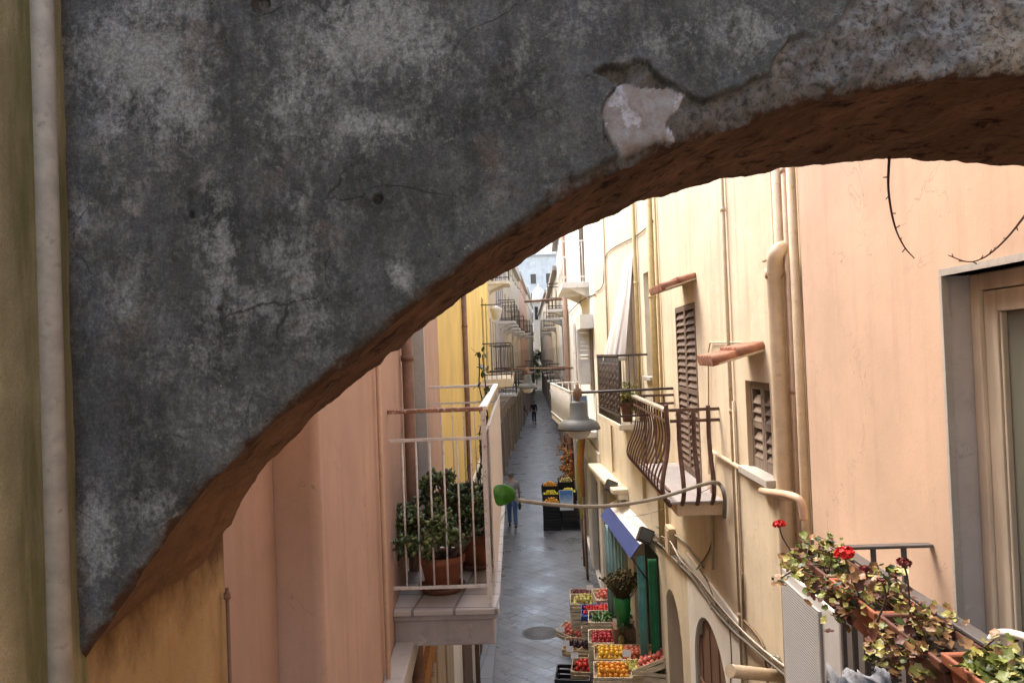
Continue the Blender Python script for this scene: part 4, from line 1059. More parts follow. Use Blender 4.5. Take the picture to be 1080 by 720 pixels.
for i in range(9): g.box((1.36, AY0-.004, AZ0+.30+i*.022), (.12, .006, .009))
g.build('vent', plain('dark vent', (.08, .08, .08)), ac)
for y in (3.25, 3.65): MB().box((1.34, y, AZ0-.02), (.30, .03, .03)).build('bracket', M['iron_grey'], ac)
# small things on the near balcony
t = thing('bottle', (1.27, 2.55, ZFL), 'green glass bottle standing behind the balcony bars', 'bottle')
M['green_glass'] = NT('green glass', .1).color((.01, .16, .05)).mat
bc = PY(925, 672, 2.55)
MB().box((1.30, 2.5, 4.0), (.22, .35, .60)).build('stool', plain('grey plastic stool', (.34, .32, .31)), label='pale box stool behind the railing bars', cat='stool', bevel=.02)
bpy.data.objects.remove(t)
MB().lathe((1.27, 2.45, 4.30), [(0, 0), (.038, 0), (.04, .02), (.04, .12), (.032, .16), (.014, .20), (.013, .25), (.016, .252), (.016, .265), (0, .265)], 16).build('bottle', M['green_glass'], label='green glass bottle standing on the box stool behind the bars', cat='bottle')
# wicker basket
b = MB(); cB = PY(948, 700, 2.2); 
for i in range(14):
    r_ = .085+.02*math.sin(i/13*PI); b.tube([Vector((1.29, 2.12, 4.26+i*.017))+Vector((r_*math.cos(a*PI/10), r_*math.sin(a*PI/10), .004*((a+i) % 2))) for a in range(21)], .0085, 5, caps=False)
b.lathe((1.29, 2.12, 4.25), [(0, 0), (.085, 0), (.085, .008), (0, .008)], 16)
b.build('basket', plain('pale wicker', (.42, .36, .28), .8), label='pale wicker basket behind the balcony bars', cat='basket')
MB().box((1.29, 2.12, 3.975), (.2, .2, .545)).build('pedestal', plain('grey plinth', (.3, .28, .26)), label='grey stand carrying the wicker basket', cat='stand', bevel=.01)
# grey cloth over a line in front of the railing
cl = MB(); nx, ny = 26, 10
cA, cB2 = PY(872, 724, 2.0), PY(938, 720, 1.95)
vs = []
for i in range(nx+1):
    for j in range(ny+1):
        s_ = i/nx; q = cA.lerp(cB2, s_); a = j/ny*PI*1.05
        rr = .030+.010*math.sin(s_*17)+.006*math.sin(s_*41+j)
        k = j/ny
        if k < .5: off = Vector((0, -rr*math.cos(k*2*PI/1.0*.5), rr*math.sin(k*2*PI*.5)))
        else: off = Vector((0, rr*.2+.02*math.sin(s_*23), rr-(k-.5)*.35))
        vs.append(q+off+Vector((0, .012*math.sin(s_*30+j*.8), .007*math.sin(s_*36+j))))
cl.add(vs, [(i*(ny+1)+j, (i+1)*(ny+1)+j, (i+1)*(ny+1)+j+1, i*(ny+1)+j+1) for i in range(nx) for j in range(ny)], 0, True)
o = cl.build('cloth', plaster('grey blue towel', (.26, .262, .275), sc=8, amt=.2), label='crumpled grey cloth hung at the foot of the near balcony', cat='cloth')
o.modifiers.new('t', 'SOLIDIFY').thickness = .006
cs = smooth_path([PY(1040, 730, 2.06), PY(1040, 700, 2.06), PY(1044, 677, 2.05), PY(1056, 667, 2.02), PY(1085, 673, 1.9), PY(1115, 690, 1.75)], 6)
ch = thing('chair', (1.25, 1.5, ZFL), 'white tubular chair back at the right corner by the door', 'chair')
MB().tube(cs, .0105, 10).build('backrest', M['white_paint'], ch)
l0, l1 = cs[0], cs[-1]
MB().tube([(l0.x, l0.y, ZFL), l0], .0105, 10).build('leg', M['white_paint'], ch); MB().tube([(l1.x, l1.y, ZFL), l1], .0105, 10).build('leg', M['white_paint'], ch)
MB().box(((l0.x+l1.x)/2, (l0.y+l1.y)/2-.12, ZFL+.45), (.2, .3, .03)).build('seat', M['white_paint'], ch, bevel=.01)

# dry twigs under the arch
def twig(pts, r, label):
    p = smooth_path(pts, 6); random.seed(len(p)); m = MB().tube(p, [r*(1-.65*i/len(p)) for i in range(len(p))], 6)
    for k in range(4, len(p)-1, 3): m.tube([p[k], p[k]+rv()*.012], .0015, 4)
    m.build('twig', plain('dry red brown twig', (.13, .055, .03), .8), label=label, cat='twig')
YT = 1.89
twig([PY(938, 165, YT), PY(937, 200, YT), PY(943, 236, YT+.02), PY(953, 259, YT+.03), PY(964, 272, YT+.05)], .0035, 'thin dry twig hanging straight down from the arch')
twig([PY(1100, 180, YT-.02), PY(1090, 212, YT-.02), PY(1075, 235, YT), PY(1056, 257, YT), PY(1037, 272, YT), PY(1020, 276, YT+.03), PY(1000, 269, YT+.05)], .0035, 'thin dry twig curving in from the right below the arch')
# ------------------------------------------------------------------ lamps, cables
def street_lamp(c, wallpt, label, s=1.0, seg=28):
    """enamel bowl lamp hung from an iron rod; c is the rod level above the shade"""
    c = Vector(c); t = thing('street_lamp', c-Vector((0, 0, .55*s)), label, 'street lamp', None)
    MB().tube([wallpt, c-(Vector(wallpt)-c).normalized()*.05], .016*s, 8).build('bracket_arm', M['iron_dark'], t)
    MB().lathe(c, [(.0, .11*s), (.02*s, .10*s), (.022*s, .06*s), (.05*s, .04*s), (.055*s, -.04*s), (.03*s, -.07*s), (.03*s, -.11*s)], 14).build('hanger', M['pipe_brown'], t)
    sh = MB().lathe(c, [(.0, -.10*s), (.085*s, -.105*s), (.10*s, -.13*s), (.11*s, -.29*s), (.128*s, -.295*s), (.13*s, -.315*s), (.19*s, -.335*s), (.24*s, -.375*s), (.262*s, -.425*s), (.265*s, -.445*s), (.25*s, -.44*s), (.20*s, -.38*s), (0, -.35*s)], seg).build('lamp_shade', M['lamp_grey'], t)
    MB().lathe(c, [(.15*s, -.44*s), (.15*s, -.47*s), (.12*s, -.53*s), (.06*s, -.56*s), (0, -.565*s)], seg).build('lamp_glass', M['lamp_white'], t)
    return t
Yl = 9.3
lc = PY(609, 414, Yl); 
street_lamp(lc, RY.pt(RY.uY(Yl), lc.z+.01, 0), 'large grey bowl street lamp hanging beside the goose breast balcony')
b2 = MB(); 
lc2 = PY(556, 391, 19.5); pw = RC.pt(RC.uY(19.5), lc2.z, 0)
wl = LC.pt(LC.uY(19.5), lc2.z, 0)
street_lamp(lc2, wl, 'smaller pale street lamp hanging further down the lane', 1.0)
lc3 = PY(523, 321, 20.2)
t = thing('wall_lantern', lc3-Vector((0, 0, .4)), 'glass lantern on an iron arm high above the left side', 'lantern')
wq = LC.pt(LC.uY(20.2), lc3.z, 0)
MB().tube([wq, lc3+Vector((.12, 0, 0))], .015, 6).build('bracket_arm', M['iron_dark'], t)
MB().lathe(lc3, [(0, -.02), (.05, -.05), (.17, -.12), (.16, -.14), (.09, -.40), (.0, -.42)], 6).build('lamp_glass', M['lamp_white'], t)
for (pa, pb, Y, r) in (((553, 318), (597, 315), 30, .05), ((536, 389), (598, 388), 26, .03)):
    a, b = PY(*pa, Y), PY(*pb, Y)
    b = RD.pt(RD.uY(Y), b.z, 0) if Y > 27 else RC.pt(RC.uY(Y), b.z, 0)
    MB().tube([a, b], r, 8).build('wall_pole', M['pipe_brown'], label='brown pole jutting across the lane high from the right' if Y > 27 else 'thin brown pole jutting low across the lane from the right', cat='pole')

# big grey stem reaching out with a single leaf
st = thing('leafy_stem', RY.at(757, 512, .02), 'long bare grey stem reaching out from the yellow wall with one round green leaf', 'branch')
pts = [RY.at(764, 545, .03), RY.at(764, 522, .06), RY.at(757, 509, .10)]
pts += [PY(740, 511, 6.35), PY(718, 518, 6.05), PY(690, 526, 5.7), PY(655, 532, 5.2), PY(620, 534, 4.75), PY(580, 531.5, 4.25), PY(545, 527, 3.92)]
p = smooth_path(pts, 6)
MB().tube(p, [.019-.009*i/len(p) for i in range(len(p))], 9).build('stem', M['cable_grey'], st)
lf = MB(); c = PY(531, 521.5, 3.90); L_ = []
out = [(520, 512), (527, 510), (536, 510.5), (543, 515), (545.5, 522), (541, 529), (534, 532), (524, 535), (521, 527), (519.5, 519)]
vs = [c+Vector((0, -.004, 0))]
for i, (a, b) in enumerate(out): vs.append(PY(a, b, 3.90+.02*math.sin(i*1.3)))
lf.add(vs, [(0, 1+i, 1+(i+1) % 10) for i in range(10)], 0, True)
o = lf.build('leaf', M['leaf_bright'], st); o.modifiers.new('t', 'SOLIDIFY').thickness = .006; o.modifiers.new('s', 'SUBSURF').levels = 2; o.modifiers['s'].render_levels = 2

def cable(pts, r, mat, label, name='cable', group=None):
    return MB().tube(smooth_path(pts, 5), r, 6).build(name, mat, label=label, cat='cable', group=group)
random.seed(4)
path = [(688, 566), (702, 574), (716, 590), (734, 613), (752, 636), (772, 660), (795, 680), (818, 699), (840, 716)]
t = thing('cable_bundle', RY.at(750, 630, .04), 'tangled bundle of grey cables sloping down the yellow wall', 'cables', None)
mats_ = [M['cable_grey'], M['cable_grey'], M['cable_brown'], M['cable_grey'], plain('pale cable', (.55, .50, .42)), M['cable_brown']]
for k in range(9):
    of_ = random.uniform(-5, 5)
    pts = [RY.at(a+random.uniform(-1.5, 1.5)+of_*.5, b-of_*.7+random.uniform(-2.5, 2.5), .03+.012*(k % 5)) for a, b in path]
    MB().tube(smooth_path(pts, 5), .007+.004*(k % 3 == 0), 6).build('cable', mats_[k % 6], t)
for a, b in ((718, 592), (752, 637), (816, 697)):
    q = RY.at(a, b, .05); mb = MB()
    for k in range(6): mb.tube([q+rv()*.05 for _ in range(4)], .006, 5)
    mb.build('tie', mats_[4], t)
cable([RY.at(a, b, .02) for a, b in ((738, 600), (748, 616), (757, 640), (768, 652), (772, 690), (771, 722))], .011, M['cable_brown'], 'brown hose dropping from the cable bundle past the brown arched shop door')
cable([RY.at(a, b, .02) for a, b in ((783, 604), (784, 650), (786, 655), (803, 676), (808, 700), (810, 722))], .010, M['cable_brown'], 'brown cable running down below the shuttered window')
cable([RY.at(a, b, .02) for a, b in ((752, 560), (748, 580), (735, 600))], .009, M['cable_brown'], 'short brown cable curling under the goose breast balcony')
cable([RY.at(a, b, .02) for a, b in ((692, 555), (715, 566), (733, 586), (742, 598))], .012, M['cable_grey'], 'grey cable looped beneath the balcony slab')
cable(droop(RY.at(757, 510, .1), RB.at(655, 545, .1), .08, 8), .004, M['cable_grey'], 'thin wire slung in front of the awning')
cable([RB.at(628, 310, .03), RC.at(612, 318, .04), RC.at(600, 330, .05)], .012, M['cable_black'], 'dark cable crossing the sunlit white wall')
cable([RB.at(690, 232, .02), RB.at(672, 248, .02), RB.at(640, 268, .02), RB.at(636, 300, .02), RB.at(628, 308, .02)], .010, M['cable_brown'], 'looping brown cable above the striped curtain')
# grey wall boxes and floodlights
def floodlight(q, n, label, s=.16):
    t = thing('floodlight', q, label, 'floodlight')
    q = Vector(q); h = q+n*.22
    MB().tube([q, h], .012, 6).build('bracket', M['iron_dark'], t)
    rot = Matrix.Rotation(R(25), 3, 'Y') @ Matrix.Rotation(R(-18), 3, 'X')
    MB().box(h, (s, s*.7, s), rot).build('housing', M['iron_dark'], t, bevel=.012)
    MB().box(h+rot @ Vector((0, -s*.36, 0)), (s*.8, .008, s*.75), rot).build('lens', M['lamp_grey'], t)
    return t
floodlight(RY.at(697, 564, 0), RY.N, 'dark grey floodlight on the yellow wall under the balcony', .2)
floodlight(RB.at(657, 512, .02), RB.N, 'small black floodlight above the blue awning', .2)
bx = thing('meter_box', RY.at(710, 582, 0), 'cream utility box on the yellow wall beside the floodlight', 'utility box')
u_, z_ = RY.hit(714, 588, 0)
MB().fbox(RY, u_, u_+.28, z_, z_+.36, .003, .09).build('casing', M['pipe_cream'], bx, bevel=.012)
MB().fbox(RY, u_+.03, u_+.25, z_+.03, z_+.33, .091, .10).build('door', M['pipe_cream'], bx, bevel=.004)

# striped curtain
cu = MB(); nx, ny = 32, 26
ua, ub = RB.uY(11.6), RB.uY(12.5); ztop = 6.95
vs = []
for i in range(nx+1):
    for j in range(ny+1):
        s_, k = i/nx, j/ny
        u = ua+(ub-ua)*s_*(1-.35*k)+(.25*k**1.6)+.02*math.cos(s_*24)
        vs.append(RB.pt(u, ztop-1.62*k, .05+k**1.1*(.12+.26*s_)+.022*math.sin(s_*24+k*2)*(.4+k)))
cu.add(vs, [(i*(ny+1)+j, (i+1)*(ny+1)+j, (i+1)*(ny+1)+j+1, i*(ny+1)+j+1) for i in range(nx) for j in range(ny)], 0, True)
cu.m = [1 if (k//ny) % 6 == 2 else 0 for k in range(nx*ny)]
def curtain_mat():
    n = NT('white curtain with grey stripes', .9, .1); wv = n.new('ShaderNodeTexCoord')
    sx = n.new('ShaderNodeTexWave'); n.put(sx.inputs['Vector'], n.map((0, 1, 0))); sx.inputs['Scale'].default_value = 2.2
    n.color(n.mix(n.ramp(sx.outputs['Fac'], .70, .85), (.80, .77, .74), (.42, .39, .40))); return n.mat
o = cu.build('curtain', [paint('white curtain cloth', (.74, .71, .68), .9, .06), paint('grey curtain stripe', (.40, .37, .37), .9, .06)], label='white striped curtain blown out over the dark balcony', cat='curtain'); o.modifiers.new('t', 'SOLIDIFY').thickness = .008
# potted greenery on the dark balcony
def bush(c, r, n, mats, label, seed, L=.06, potr=.1, poth=.2, name='potted_plant', cat='potted plant', squash=1.0, hang=0):
    random.seed(seed); t = thing(name, c, label, cat); c = Vector(c)
    if potr: pot(c, potr, poth, t, M['terra_brown'])
    st, fo = MB(), MB(); b0 = c+Vector((0, 0, poth*.9))
    for k in range(14):
        d = (rv()+Vector((0, 0, .9))).normalized(); q = b0+d*r*random.uniform(.6, 1.2)*squash; q.z -= hang*random.random()
        st.tube([b0, b0.lerp(q, .5)+rv()*r*.1, q], .005, 4)
        for j in range(n//14): leaf_blade(fo, b0.lerp(q, random.uniform(.35, 1))+rv()*r*.22, rv()+Vector((0, 0, .1)), Vector((0, 0, 1)), L*random.uniform(.6, 1.1), L*.5, random.randrange(len(mats)))
    st.build('stem', M['bark'], t); fo.build('foliage', mats, t); return t
bush(RB.pt(RB.uY(11.5), zf0, .25), .28, 260, [M['leaf_y'], M['leaf_g']], 'yellow green plant in a dark pot on the dark iron balcony', 21, .1, .1, .3)
bush(RB.pt(RB.uY(13.5), 4.75, .12), .26, 220, [M['leaf_y'], M['leaf_g']], 'trailing yellow green plant on the wall beyond the dark balcony', 22, .11, .09, .15, hang=.5)
MB().fbox(RB, RB.uY(13.4), RB.uY(13.6), 4.70, 4.749, 0, .22).build('wall_shelf', M['stone_trim'], label='small bracket shelf under the trailing plant', cat='shelf')

# blue awning over the fruit shop
aw = thing('awning', RB.pt(RB.uY(12), 2.5, 0), 'blue and white awning over the fruit shop', 'awning')
ya, yb = 11.1, 14.0
a0, a1 = RB.uY(ya), RB.uY(yb); P = RB.pt
M['awn_white'] = paint('white awning canvas', (.80, .78, .74), .8, .06); M['awn_blue'] = paint('navy awning canvas', (.028, .05, .20), .75, .15)
zA = 2.80
MB().hexa([P(a0, zA-.01, .0), P(a1, zA-.01, .0), P(a1, zA-.13, .22), P(a0, zA-.13, .22), P(a0, zA, .0), P(a1, zA, .0), P(a1, zA-.12, .22), P(a0, zA-.12, .22)]).build('canopy', M['awn_white'], aw)
MB().hexa([P(a0, zA-.135, .22), P(a1, zA-.135, .22), P(a1, zA-.33, .36), P(a0, zA-.33, .36), P(a0, zA-.122, .222), P(a1, zA-.122, .222), P(a1, zA-.317, .37), P(a0, zA-.317, .37)]).build('valance', M['awn_blue'], aw)
for u in (a0+.02, a1-.02): MB().tube([P(u, 2.0, .03), P(u, zA-.32, .34)], .012, 6).build('arm', M['iron_dark'], aw)
# fruit shop curtains
M['teal'] = paint('turquoise curtain cloth', (.20, .48, .40), .85, .2); M['green_cloth'] = paint('green curtain cloth', (.035, .22, .09), .8, .2); M['pale_teal'] = paint('pale turquoise cloth', (.52, .74, .68), .85, .1)
def hang(fr, u, w0, w1, z0, z1, mat, label, amp=.03):
    m = MB(); nx = 24; vs = []
    for i in range(nx+1):
        for z in (z0, (z0+z1)/2, z1): vs.append(fr.pt(u+amp*math.sin(i*1.5)*(1.3 if z == z0 else 1), z, w0+(w1-w0)*i/nx))
    m.add(vs, [(i*3+j, i*3+3+j, i*3+4+j, i*3+1+j) for i in range(nx) for j in range(2)], 0, True)
    o = m.build('curtain', mat, label=label, cat='curtain'); o.modifiers.new('t', 'SOLIDIFY').thickness = .006
hang(RB, RB.uY(13.2), .1, .42, .9, 2.5, M['pale_teal'], 'pale turquoise curtain hanging at the far end of the awning')
hang(RB, RB.uY(11.15), .15, .27, .6, 2.5, M['teal'], 'turquoise curtain bunched at the near end of the awning')
hang(RB, RB.uY(10.95), .02, .15, .05, 2.5, M['green_cloth'], 'dark green curtain beside the fruit shop doorway')
# dried bundles in a green vase
random.seed(8)
br = thing('dried_bundle', RB.pt(RB.uY(12.1), 0, .34), 'brown bundle of dried stems standing in a green vase under the awning', 'dried plants')
c = RB.pt(RB.uY(12.1), 1.17, .34)
MB().box(c-Vector((0, 0, .585)), (.34, .34, 1.165)).build('stand', M['door_wood'], br, bevel=.01)
MB().lathe(c, [(0, 0), (.10, 0), (.12, .3), (.13, .44), (.12, .44), (0, .42)], 16).build('vase', plain('green vase', (.03, .28, .06), .4), br)
m = MB()
for k in range(220):
    q = c+Vector((random.gauss(0, .05), random.gauss(0, .05), .44)); d = Vector((random.gauss(0, .45), random.gauss(0, .3), 1)).normalized()
    e = q+d*random.uniform(.22, .42); m.tube([q, q.lerp(e, .6)+rv()*.02, e], .006, 4); m.ball(e, .022, 5, 3)
m.build('stems', paint('dry brown stems', (.13, .095, .035), .9, .4), br)

# rolled awnings and poles further along
def roll(Y, px, pz0, pz1, mat, label, r=.07):
    u = RC.uY(Y); o = thing('rolled_awning', RC.pt(u, pz0, .3), label, 'rolled awning')
    MB().tube([RC.pt(u, pz0, .26), RC.pt(u+.05, (pz0+pz1)/2, .30), RC.pt(u, pz1, .22)], [r*.7, r, r*.8], 10).build('canvas', mat, o)
    MB().tube([RC.pt(u, .0, .24), RC.pt(u, pz0+.02, .26)], .03, 8).build('pole', M['pipe_brown'], o)
roll(18.4, 0, 2.0, 3.45, paint('orange canvas', (.62, .26, .10), .85, .15), 'rolled orange awning standing against the right hand wall')
roll(19.6, 0, 1.2, 3.45, paint('yellow canvas', (.62, .52, .14), .85, .15), 'rolled yellow awning standing behind the orange one')
# cover on the paving
mc = PZ(570, 667, 0)
t = thing('manhole_cover', (mc.x, mc.y, .004), 'round iron manhole cover set in the paving', 'manhole cover')
MB().lathe((mc.x, mc.y, .003), [(.36, 0), (.36, .004), (.325, .005)], 32).build('rim', M['kerb'], t)
MB().lathe((mc.x, mc.y, .003), [(.322, 0), (.32, .004), (0, .005)], 32).build('lid', paint('worn cast iron', (.15, .155, .16), .6, .4, sc=3), t)
# plant at foot of the left wall, below the balcony
gp = PZ(483, 716, .5)
bush((gp.x, gp.y, .051), .22, 200, [M['leaf_d'], M['leaf_g']], 'small green plant in a pot at the foot of the left wall', 31, .12, .14, .32)
# ------------------------------------------------------------------ fruit stalls
M['crate_wood'] = wood('pale crate wood', (.74, .62, .44), .7, .8, 0); M['crate_dark'] = wood('orange crate wood', (.66, .49, .29), .7, .8, 0)
M['crate_blue'] = plain('blue plastic crate', (.03, .07, .35), .45); M['crate_black'] = plain('black plastic crate', (.018, .018, .02), .5)
def crate_mesh(w, d, h, mat, slats=2, parent=None, name='crate'):
    m = MB(); t = .012
    m.box((0, 0, .01), (w, d, .014))
    for s_ in (-1, 1):
        for k in range(slats):
            hh = h/slats*.72; z = h*(k+.5)/slats+.012
            m.box((s_*(w/2-t/2), 0, z), (t, d-.002, hh)); m.box((0, s_*(d/2-t/2-.001), z), (w-2*t-.002, t, hh))
        for e in (-1, 1): m.box((s_*(w/2-.03), e*(d/2-.03), h/2+.006), (.022, .022, h))
    me_o = m.build(name, mat, loc=Vector((0, 0, 0))); return me_o
protos = {}
for key, (w_, d_, h_, mt, sl_) in {'wood': (.54, .38, .13, 'crate_wood', 2), 'orange': (.54, .38, .13, 'crate_dark', 2), 'blue': (.54, .38, .14, 'crate_blue', 1), 'black': (.55, .40, .28, 'crate_black', 3)}.items():
    protos[key] = (crate_mesh(w_, d_, h_, M[mt], sl_), w_, d_, h_)
used = set()
def crate(kind, loc, rz, label, group=None, tilt=None):
    p, w_, d_, h_ = protos[kind]
    if kind in used: o = p.copy(); COL.objects.link(o)
    else: o = p; used.add(kind)
    o.location = loc; o.rotation_euler = (tilt[0] if tilt else 0, tilt[1] if tilt else 0, rz)
    tag(o, label, 'crate', group); return o
fruit_me = {}
def fruit_mesh(kind):
    if kind in fruit_me: return fruit_me[kind]
    spec = {'orange': ((.82, .27, .02), .038), 'tangerine': ((.85, .40, .03), .036), 'peach': ((.70, .16, .10), .035), 'nectarine': ((.45, .03, .04), .035), 'pear': ((.55, .42, .13), .036), 'apple': ((.68, .14, .12), .037), 'plum': ((.16, .02, .05), .028), 'tomato': ((.62, .03, .015), .03), 'aubergine': ((.045, .01, .025), .045), 'pepper': ((.60, .02, .012), .045), 'strawberry': ((.62, .02, .02), .024), 'cucumber': ((.10, .24, .03), .03), 'courgette': ((.06, .13, .03), .028), 'melon': ((.60, .48, .12), .06), 'lemon': ((.80, .62, .04), .034), 'mixed': ((.62, .45, .16), .036)}[kind]
    c, r = spec; n = NT(kind+' skin', .38, .5)
    n.color(n.mix(n.ramp(n.noise(14, 3), .35, .68), mul(c, .75), (min(1, c[0]*1.12), min(1, c[1]*1.35), min(1, c[2]*1.2))))
    rnd_ = n.new('ShaderNodeObjectInfo').outputs['Random']
    basec = n.b.inputs['Base Color'].links[0].from_socket
    n.color(n.mix(n.ramp(rnd_, .3, 1, 0, .6), basec, (min(1, c[0]*1.05+.02), min(1, c[1]*1.7+.02), c[2]*1.1+.01)))
    n.put(n.b.inputs["Roughness"], .5)
    m = MB()
    if kind == 'pear': m.lathe((0, 0, 0), [(0, -.036), (.026, -.028), (.036, -.006), (.03, .018), (.016, .036), (.01, .05), (0, .054)], 10)
    elif kind == 'aubergine': m.ball((0, 0, 0), (.04, .085, .04), 10, 8)
    elif kind in ('cucumber', 'courgette'): m.ball((0, 0, 0), (.024, .10, .024), 8, 7)
    elif kind == 'pepper': m.ball((0, 0, 0), (.036, .06, .036), 10, 7)
    elif kind == 'melon': m.ball((0, 0, 0), (.06, .075, .06), 12, 8)
    else: m.ball((0, 0, 0), r, 10, 7)
    o = m.build(kind, n.mat, loc=Vector((0, 0, 0))); fruit_me[kind] = [o, r, False]; return fruit_me[kind]
def heap(kind, c, w_, d_, z, n, label, rz=0, layers=2, tilt=None, stuff=False, name=None):
    """pile fruit one by one on the bed of a crate"""
    rec = fruit_mesh(kind); o, r, _u_ = rec
    rot = Matrix.Rotation(rz, 3, 'Z')
    if tilt: rot = Matrix.Rotation(rz, 3, 'Z') @ Matrix.Rotation(tilt[1], 3, 'Y') @ Matrix.Rotation(tilt[0], 3, 'X')
    sy = 2.0 if kind in ('cucumber', 'courgette', 'aubergine') else 1.25 if kind == 'pepper' else 1.0
    pos = []
    for L in range(layers):
        sh = .5*(L % 2); ww, dd = w_-.1*L, d_-.08*L
        nx, ny = int(ww/(2*r)), int(dd/(2*r*sy))
        for i in range(nx):
            for j in range(ny):
                pos.append(Vector(((i+.5+sh*0-nx/2)*2*r+random.uniform(-.2, .2)*r, (j+.5-ny/2)*2*r*sy+random.uniform(-.2, .2)*r, z+L*1.5*r+random.uniform(-.15, .25)*r)))
    pos.sort(key=lambda p: -p.z)
    pos = pos[:n]
    if stuff:
        m = MB(); me = o.data
        for p in pos:
            q = Matrix.Rotation(random.random()*.6-.3, 3, 'Z')
            m.add([Vector(c)+rot @ (p+q @ v.co) for v in me.vertices], [list(f.vertices) for f in me.polygons], 0, True)
        return m.build(name or kind+'_pile', o.data.materials[0], label=label, cat=(name or kind).replace('_', ' '), kind='stuff')
    for p in pos:
        if rec[2]: f = o.copy(); COL.objects.link(f)
        else: f = o; rec[2] = True
        f.location = Vector(c)+rot @ p; f.rotation_euler = (random.uniform(-.3, .3), random.uniform(-.3, .3), random.random()*.8-.4+rz)
        f.scale = (random.uniform(.86, 1.12),)*3
        tag(f, label, kind, label)
RZB = R(-4)
def stack(c, k0, rz, lab):        # plain crates carrying the display
    z = 0.0; n = 0
    while z < c.z-.12:
        crate('wood', (c.x, c.y, z), rz+random.uniform(-.05, .05), 'empty slatted wooden crate stacked under the fruit display', 'empty crates under the fruit display'); z += .138; n += 1
    return z
def fruit_crate(px, py, z, kind, fruit, n, clabel, flabel, rz=None, tilt=None, dx=0, layers=2, support=True, stuff=False):
    rz = RZB if rz is None else rz
    c = PZ(px, py, z)
    k = round(c.z/.138)*.138 if support else z
    tilt = tilt or (R(13), 0)
    base = Vector((c.x, c.y, k-.138 if support else z-.13))
    if support: stack(Vector((c.x, c.y, base.z)), 0, rz, '')
    crate(kind, base, rz, clabel, None, tilt)
    h_ = protos[kind][3]
    n = int(n*1.25)
    if fruit: heap(fruit, base, protos[kind][1]-.06, protos[kind][2]-.05, h_*.80, n, flabel, rz, layers, tilt, stuff)
    return base
random.seed(15)
FC = fruit_crate
FC(646, 705, .95, 'wood', 'orange', 30, 'wooden crate of oranges at the near corner of the fruit display', 'orange heaped in the near corner crate of the fruit display')
FC(645, 683, 1.0, 'orange', 'tangerine', 30, 'orange brown crate of tangerines behind the crate of oranges', 'tangerine heaped in the crate behind the oranges')
FC(676, 703, .95, 'orange', 'pear', 24, 'crate of pears beside the oranges at the wall side', 'yellow pear lying in the crate beside the oranges')
FC(638, 668, .98, 'wood', 'nectarine', 30, 'wooden crate of dark red nectarines in the middle of the display', 'dark red nectarine in the middle wooden crate')
FC(671, 683, 1.0, 'orange', 'peach', 28, 'crate of rosy peaches on the wall side of the display', 'rosy peach piled in the wall side crate')
FC(691, 692, 1.12, 'wood', 'apple', 28, 'tilted wooden crate of pink apples leaning by the arched doorway', 'pink apple in the tilted crate by the arched doorway', rz=R(-18), tilt=(0, R(-26)))
FC(637, 651, .92, 'wood', 'courgette', 20, 'pale wooden crate of dark green courgettes in the third row', 'dark green courgette in the pale third row crate')
FC(629, 641, .98, 'blue', 'strawberry', 60, 'blue plastic crate of strawberries on the street side', 'red strawberries filling the blue crate', stuff=True)
FC(643, 640, .98, 'blue', 'tomato', 60, 'blue plastic crate of small tomatoes between strawberries and cucumbers', 'small red tomatoes filling a blue crate', stuff=True)
FC(663, 645, .96, 'wood', 'cucumber', 18, 'wooden crate of bright green cucumbers beside the curtain', 'bright green cucumber in the crate beside the curtain')
FC(664, 632, 1.1, 'orange', 'tomato', 60, 'crate of red radish bunches below the dried stems', 'red radishes filling the crate below the dried stems', stuff=True)
FC(617, 634, .9, 'wood', 'mixed', 26, 'wooden crate of yellow fruit at the far street corner', 'yellow fruit lying in the far street corner crate')
FC(616, 624, .98, 'orange', 'plum', 40, 'crate of dark purple plums at the far end of the display', 'dark plums filling the far end crate', stuff=True)
FC(641, 622, 1.15, 'wood', 'apple', 24, 'tilted crate of pink apples at the far end under the awning', 'pink apple in the far tilted crate under the awning', rz=R(10), tilt=(R(14), 0))
FC(604, 664, .42, 'wood', 'apple', 22, 'low tilted crate of pink fruit on the paving at the street edge', 'pink fruit in the low crate on the street edge', rz=R(-30), tilt=(R(10), R(14)), support=False)
FC(611, 678, .42, 'orange', 'aubergine', 18, 'low crate of aubergines in front of the display', 'dark aubergine in the low crate at the street edge', rz=R(-14), support=False, layers=2)
FC(621, 700, .50, 'orange', 'pepper', 20, 'low crate of red peppers at the street edge', 'red pepper in the low crate at the street edge', rz=R(-10), support=False)
FC(605, 716, .30, 'black', None, 0, 'empty black crate on the paving nearest the viewer', '', rz=R(-8), support=False)
# white price cards
for i, (px, py, z, lab) in enumerate(((592, 666, .55, 'white price card on the low crate of pink fruit'), (597, 681, .5, 'upper white price card over the aubergines'), (601, 687, .5, 'lower white price card over the aubergines'), (606, 694, .6, 'white price card on the crate of red peppers'), (622, 622, 1.15, 'white price card among the plums'), (661, 692, 1.15, 'white price card between oranges and peaches'), (650, 658, 1.0, 'white price card beside the pineapples'))):
    c = PZ(px, py, z); t = thing('price_card', c, lab, 'price card', 'white price cards')
    MB().box(c+Vector((0, 0, .05)), (.12, .008, .09), Matrix.Rotation(R(-25), 3, 'X') @ Matrix.Rotation(R(10), 3, 'Z')).build('card', M['white_paint'], t)
    MB().tube([c-Vector((0, 0, .10)), c+Vector((0, .004, .02))], .005, 5).build('stick', M['crate_wood'], t)
